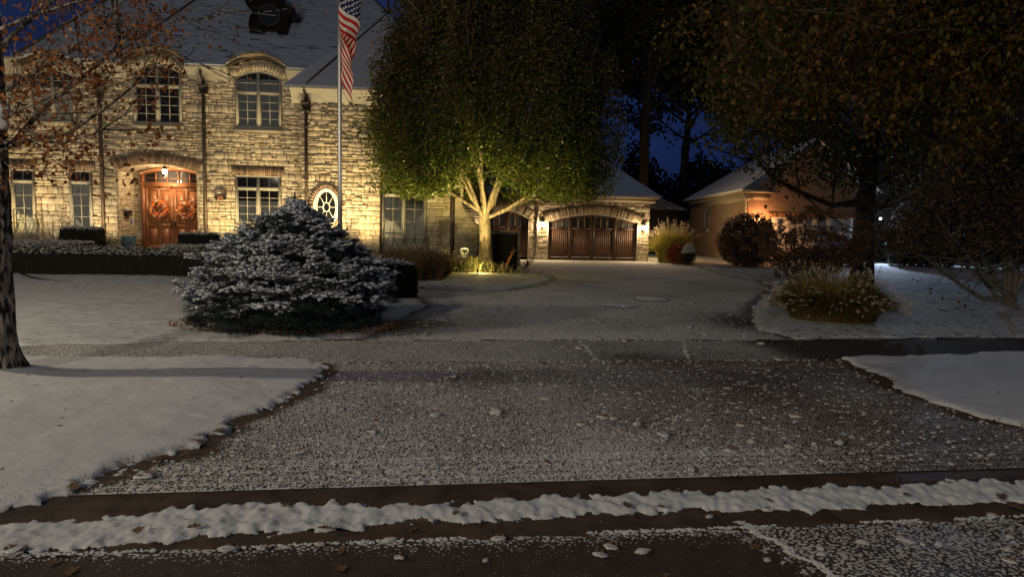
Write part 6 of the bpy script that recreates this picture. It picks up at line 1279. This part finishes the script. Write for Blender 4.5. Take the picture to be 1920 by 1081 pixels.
while cnt < 60:
    y = random.uniform(8.6, 17); x = random.uniform(-2.8, 4.5)
    if max(sdist(np.array([x]), np.array([y]), yard_l)[0], sdist(np.array([x]), np.array([y]), yard_r)[0], 1 if in_snow(x, y) else -1) > -.05: continue
    leaf(x, y, .014, 'snow', random.uniform(.7, 1.5), 'snow-dusted leaf on the pavement and driveway beyond the apron', 'snowy leaves on the upper drive'); cnt += 1
st_ = [(935, 1010, 1.0, 's'), (748, 1045, .7, 's'), (730, 1012, .9, 's'), (1105, 1008, .9, 'b'), (1145, 1026, 1.0, 's'), (1125, 1040, .9, 's'), (1205, 1034, 1.0, 's'), (425, 1030, 1.2, 's'), (640, 1034, .6, 'b'), (775, 993, .7, 'b'), (1330, 968, .8, 's'), (1860, 965, .8, 's'), (1415, 1025, .8, 'b'), (130, 1072, 1.0, 'b'), (640, 1066, .9, 'b'), (910, 1050, .6, 's'), (975, 1033, .6, 'b'), (100, 1055, .7, 'b'), (1165, 1008, .6, 'b'), (30, 1035, 1.5, 's'), (600, 1020, .8, 's'), (505, 1025, .7, 'b'), (1247, 1078, .6, 'b'), (1760, 1020, .9, 's'), (1690, 1010, .9, 's')]
for px, py, s_, k_ in st_: q = G(px, py, -.03); leaf(q[0], q[1], -.033, 'snow' if k_ == 's' else 'brown', s_*.85, 'snow-capped leaf lying on the wet street asphalt' if k_ == 's' else 'bare brown leaf lying on the wet street asphalt', 'snowy leaves in the street' if k_ == 's' else 'brown leaves in the street')
for i in range(22):
    s_ = random.uniform(1.2, 3.2); t_ = random.uniform(-1.3, -.1); x, y = rd(s_, t_); leaf(x, y, -.033, 'snow', random.uniform(.5, .9), 'snow-capped leaf lying on the wet street asphalt', 'snowy leaves in the street')
rb = [(260, 993, 1.0), (362, 985, .7), (855, 960, .8), (1175, 945, .9), (1240, 948, .7), (1345, 958, .7), (1180, 965, .6), (1700, 925, .8), (1880, 930, 1.2), (1905, 950, 1.0), (535, 946, .6), (1600, 905, .7), (610, 988, .8), (1440, 935, .6), (790, 975, .7)]
for px, py, s_ in rb: q = G(px, py, .03); leaf(q[0], q[1], .024, 'brown', s_*.8, 'brown leaf stuck in the line of snow along the kerb', 'brown leaves in the kerb snow')
ve = [(700, 520)]
for i in range(26):
    x = random.uniform(-6, -2.3); y = random.uniform(4.2, 7.9)
    if sdist(np.array([x]), np.array([y]), verge_l)[0] < .12: continue
    z_ = float(vl(np.array([x]), np.array([y]), sdist(np.array([x]), np.array([y]), verge_l))[0]); leaf(x, y, z_-.004, 'brown', random.uniform(.3, .5), 'small dark leaf sunk in the snow of the left verge', 'dark leaves on the left verge')
for px, py in ((345, 686+168), (290, 862), (140, 915), (375, 830), (412, 810)): q = G(px, py, .03); leaf(q[0], q[1], .04, 'brown', .9, 'curled brown leaf at the ragged edge of the left snow verge', 'leaves at the left verge edge')
for i in range(20):
    x = random.uniform(5, 9.5); y = random.uniform(6.2, 10.5)
    if sdist(np.array([x]), np.array([y]), verge_r)[0] < .12: continue
    leaf(x, y, .085, 'brown', random.uniform(.4, .8), 'dark leaf lying on the snow of the right verge', 'dark leaves on the right verge')
for i in range(26):
    x = random.uniform(5.5, 13); y = random.uniform(11.8, 18.5)
    if sdist(np.array([x]), np.array([y]), yard_r)[0] < .15: continue
    leaf(x, y, .085, 'brown', random.uniform(.7, 1.4), 'dark leaf on the snowy lawn right of the fountain grass', 'dark leaves on the right lawn')
# frosted twigs on the apron
TW = mat('frosted_twig', (.45, .42, .38), .8, .3, 30)
def twig(L):
    m = MB(); p = np.array([0, 0, .006]); d = np.array([1., 0, 0]); pts = [p]
    for i in range(5): d = d+np.array([0, random.uniform(-.35, .35), 0]); d /= np.linalg.norm(d); p = p+d*L/5; pts.append(p)
    m.tube(pts, [.004, .005, .004, .004, .003, .002], 5); m.tube([pts[2], pts[2]+np.array([L*.15, L*.18, .004])], [.003, .002], 4); o = m.build('twig', TW); me = o.data; bpy.data.objects.remove(o); ROOT.pop('twig', None); return me
TM = [twig(.12), twig(.2), twig(.28)]
for i in range(34):
    x, y = rd(random.uniform(-3.2, 5), random.uniform(T_A+.1, T_S-.2))
    if in_snow(x, y): continue
    o = bpy.data.objects.new('twig', random.choice(TM)); C.objects.link(o); o.location = (x, y, .008); o.rotation_euler = (0, 0, random.choice([0, 3.14])+random.uniform(-.7, .7)); o['label'] = 'thin frosted twig lying on the frosted driveway apron'; o['category'] = 'twig'; o['group'] = 'frosted twigs on the apron'

# a light at the foot of the flagpole
uplight(0, 0, 0, .03, 'ground light at the flagpole foot behind the spruce', 620, (fpx+.1, fpy, 6.3), (1, .86, .66), 60, loc=(fpx+.5, fpy-2.2, 0))

# sparse grass blades poking through the snow near the edges of the verges
V_ = []
def edge_blades(poly, n, spread, h, hz_):
    poly = np.array(poly); i = rng.integers(0, len(poly), n); t = rng.random((n, 1)); p = poly[i]*(1-t)+poly[(i+1) % len(poly)]*t+rng.normal(size=(n, 2))*spread
    ok = (sdist(p[:, 0], p[:, 1], poly) > .0) & (np.hypot(p[:, 0], p[:, 1]) < 16); p = p[ok]; d = rng.normal(size=(len(p), 3))*.6; d[:, 2] = 1; d /= np.linalg.norm(d, axis=1, keepdims=True)
    return np.stack([p[:, 0], p[:, 1], np.full(len(p), hz_)], 1), d, rng.uniform(.3, 1, len(p))*h
f = MB()
for a_ in ((verge_l, 1500, .10, .06, .02), (verge_r, 1500, .12, .06, .02), (yard_r, 5000, .35, .07, .02), (yard_l, 2500, .15, .06, .02)): f.needles(*edge_blades(*a_), .005)
f.build('grass_blades', mat('dry_grass', (.1, .08, .04), .9, .2, 6, island=[(.10, .08, .035), (.16, .12, .06), (.06, .06, .025)]), kind='stuff', label='thin dry grass blades poking through the edges of the snow', category='grass')
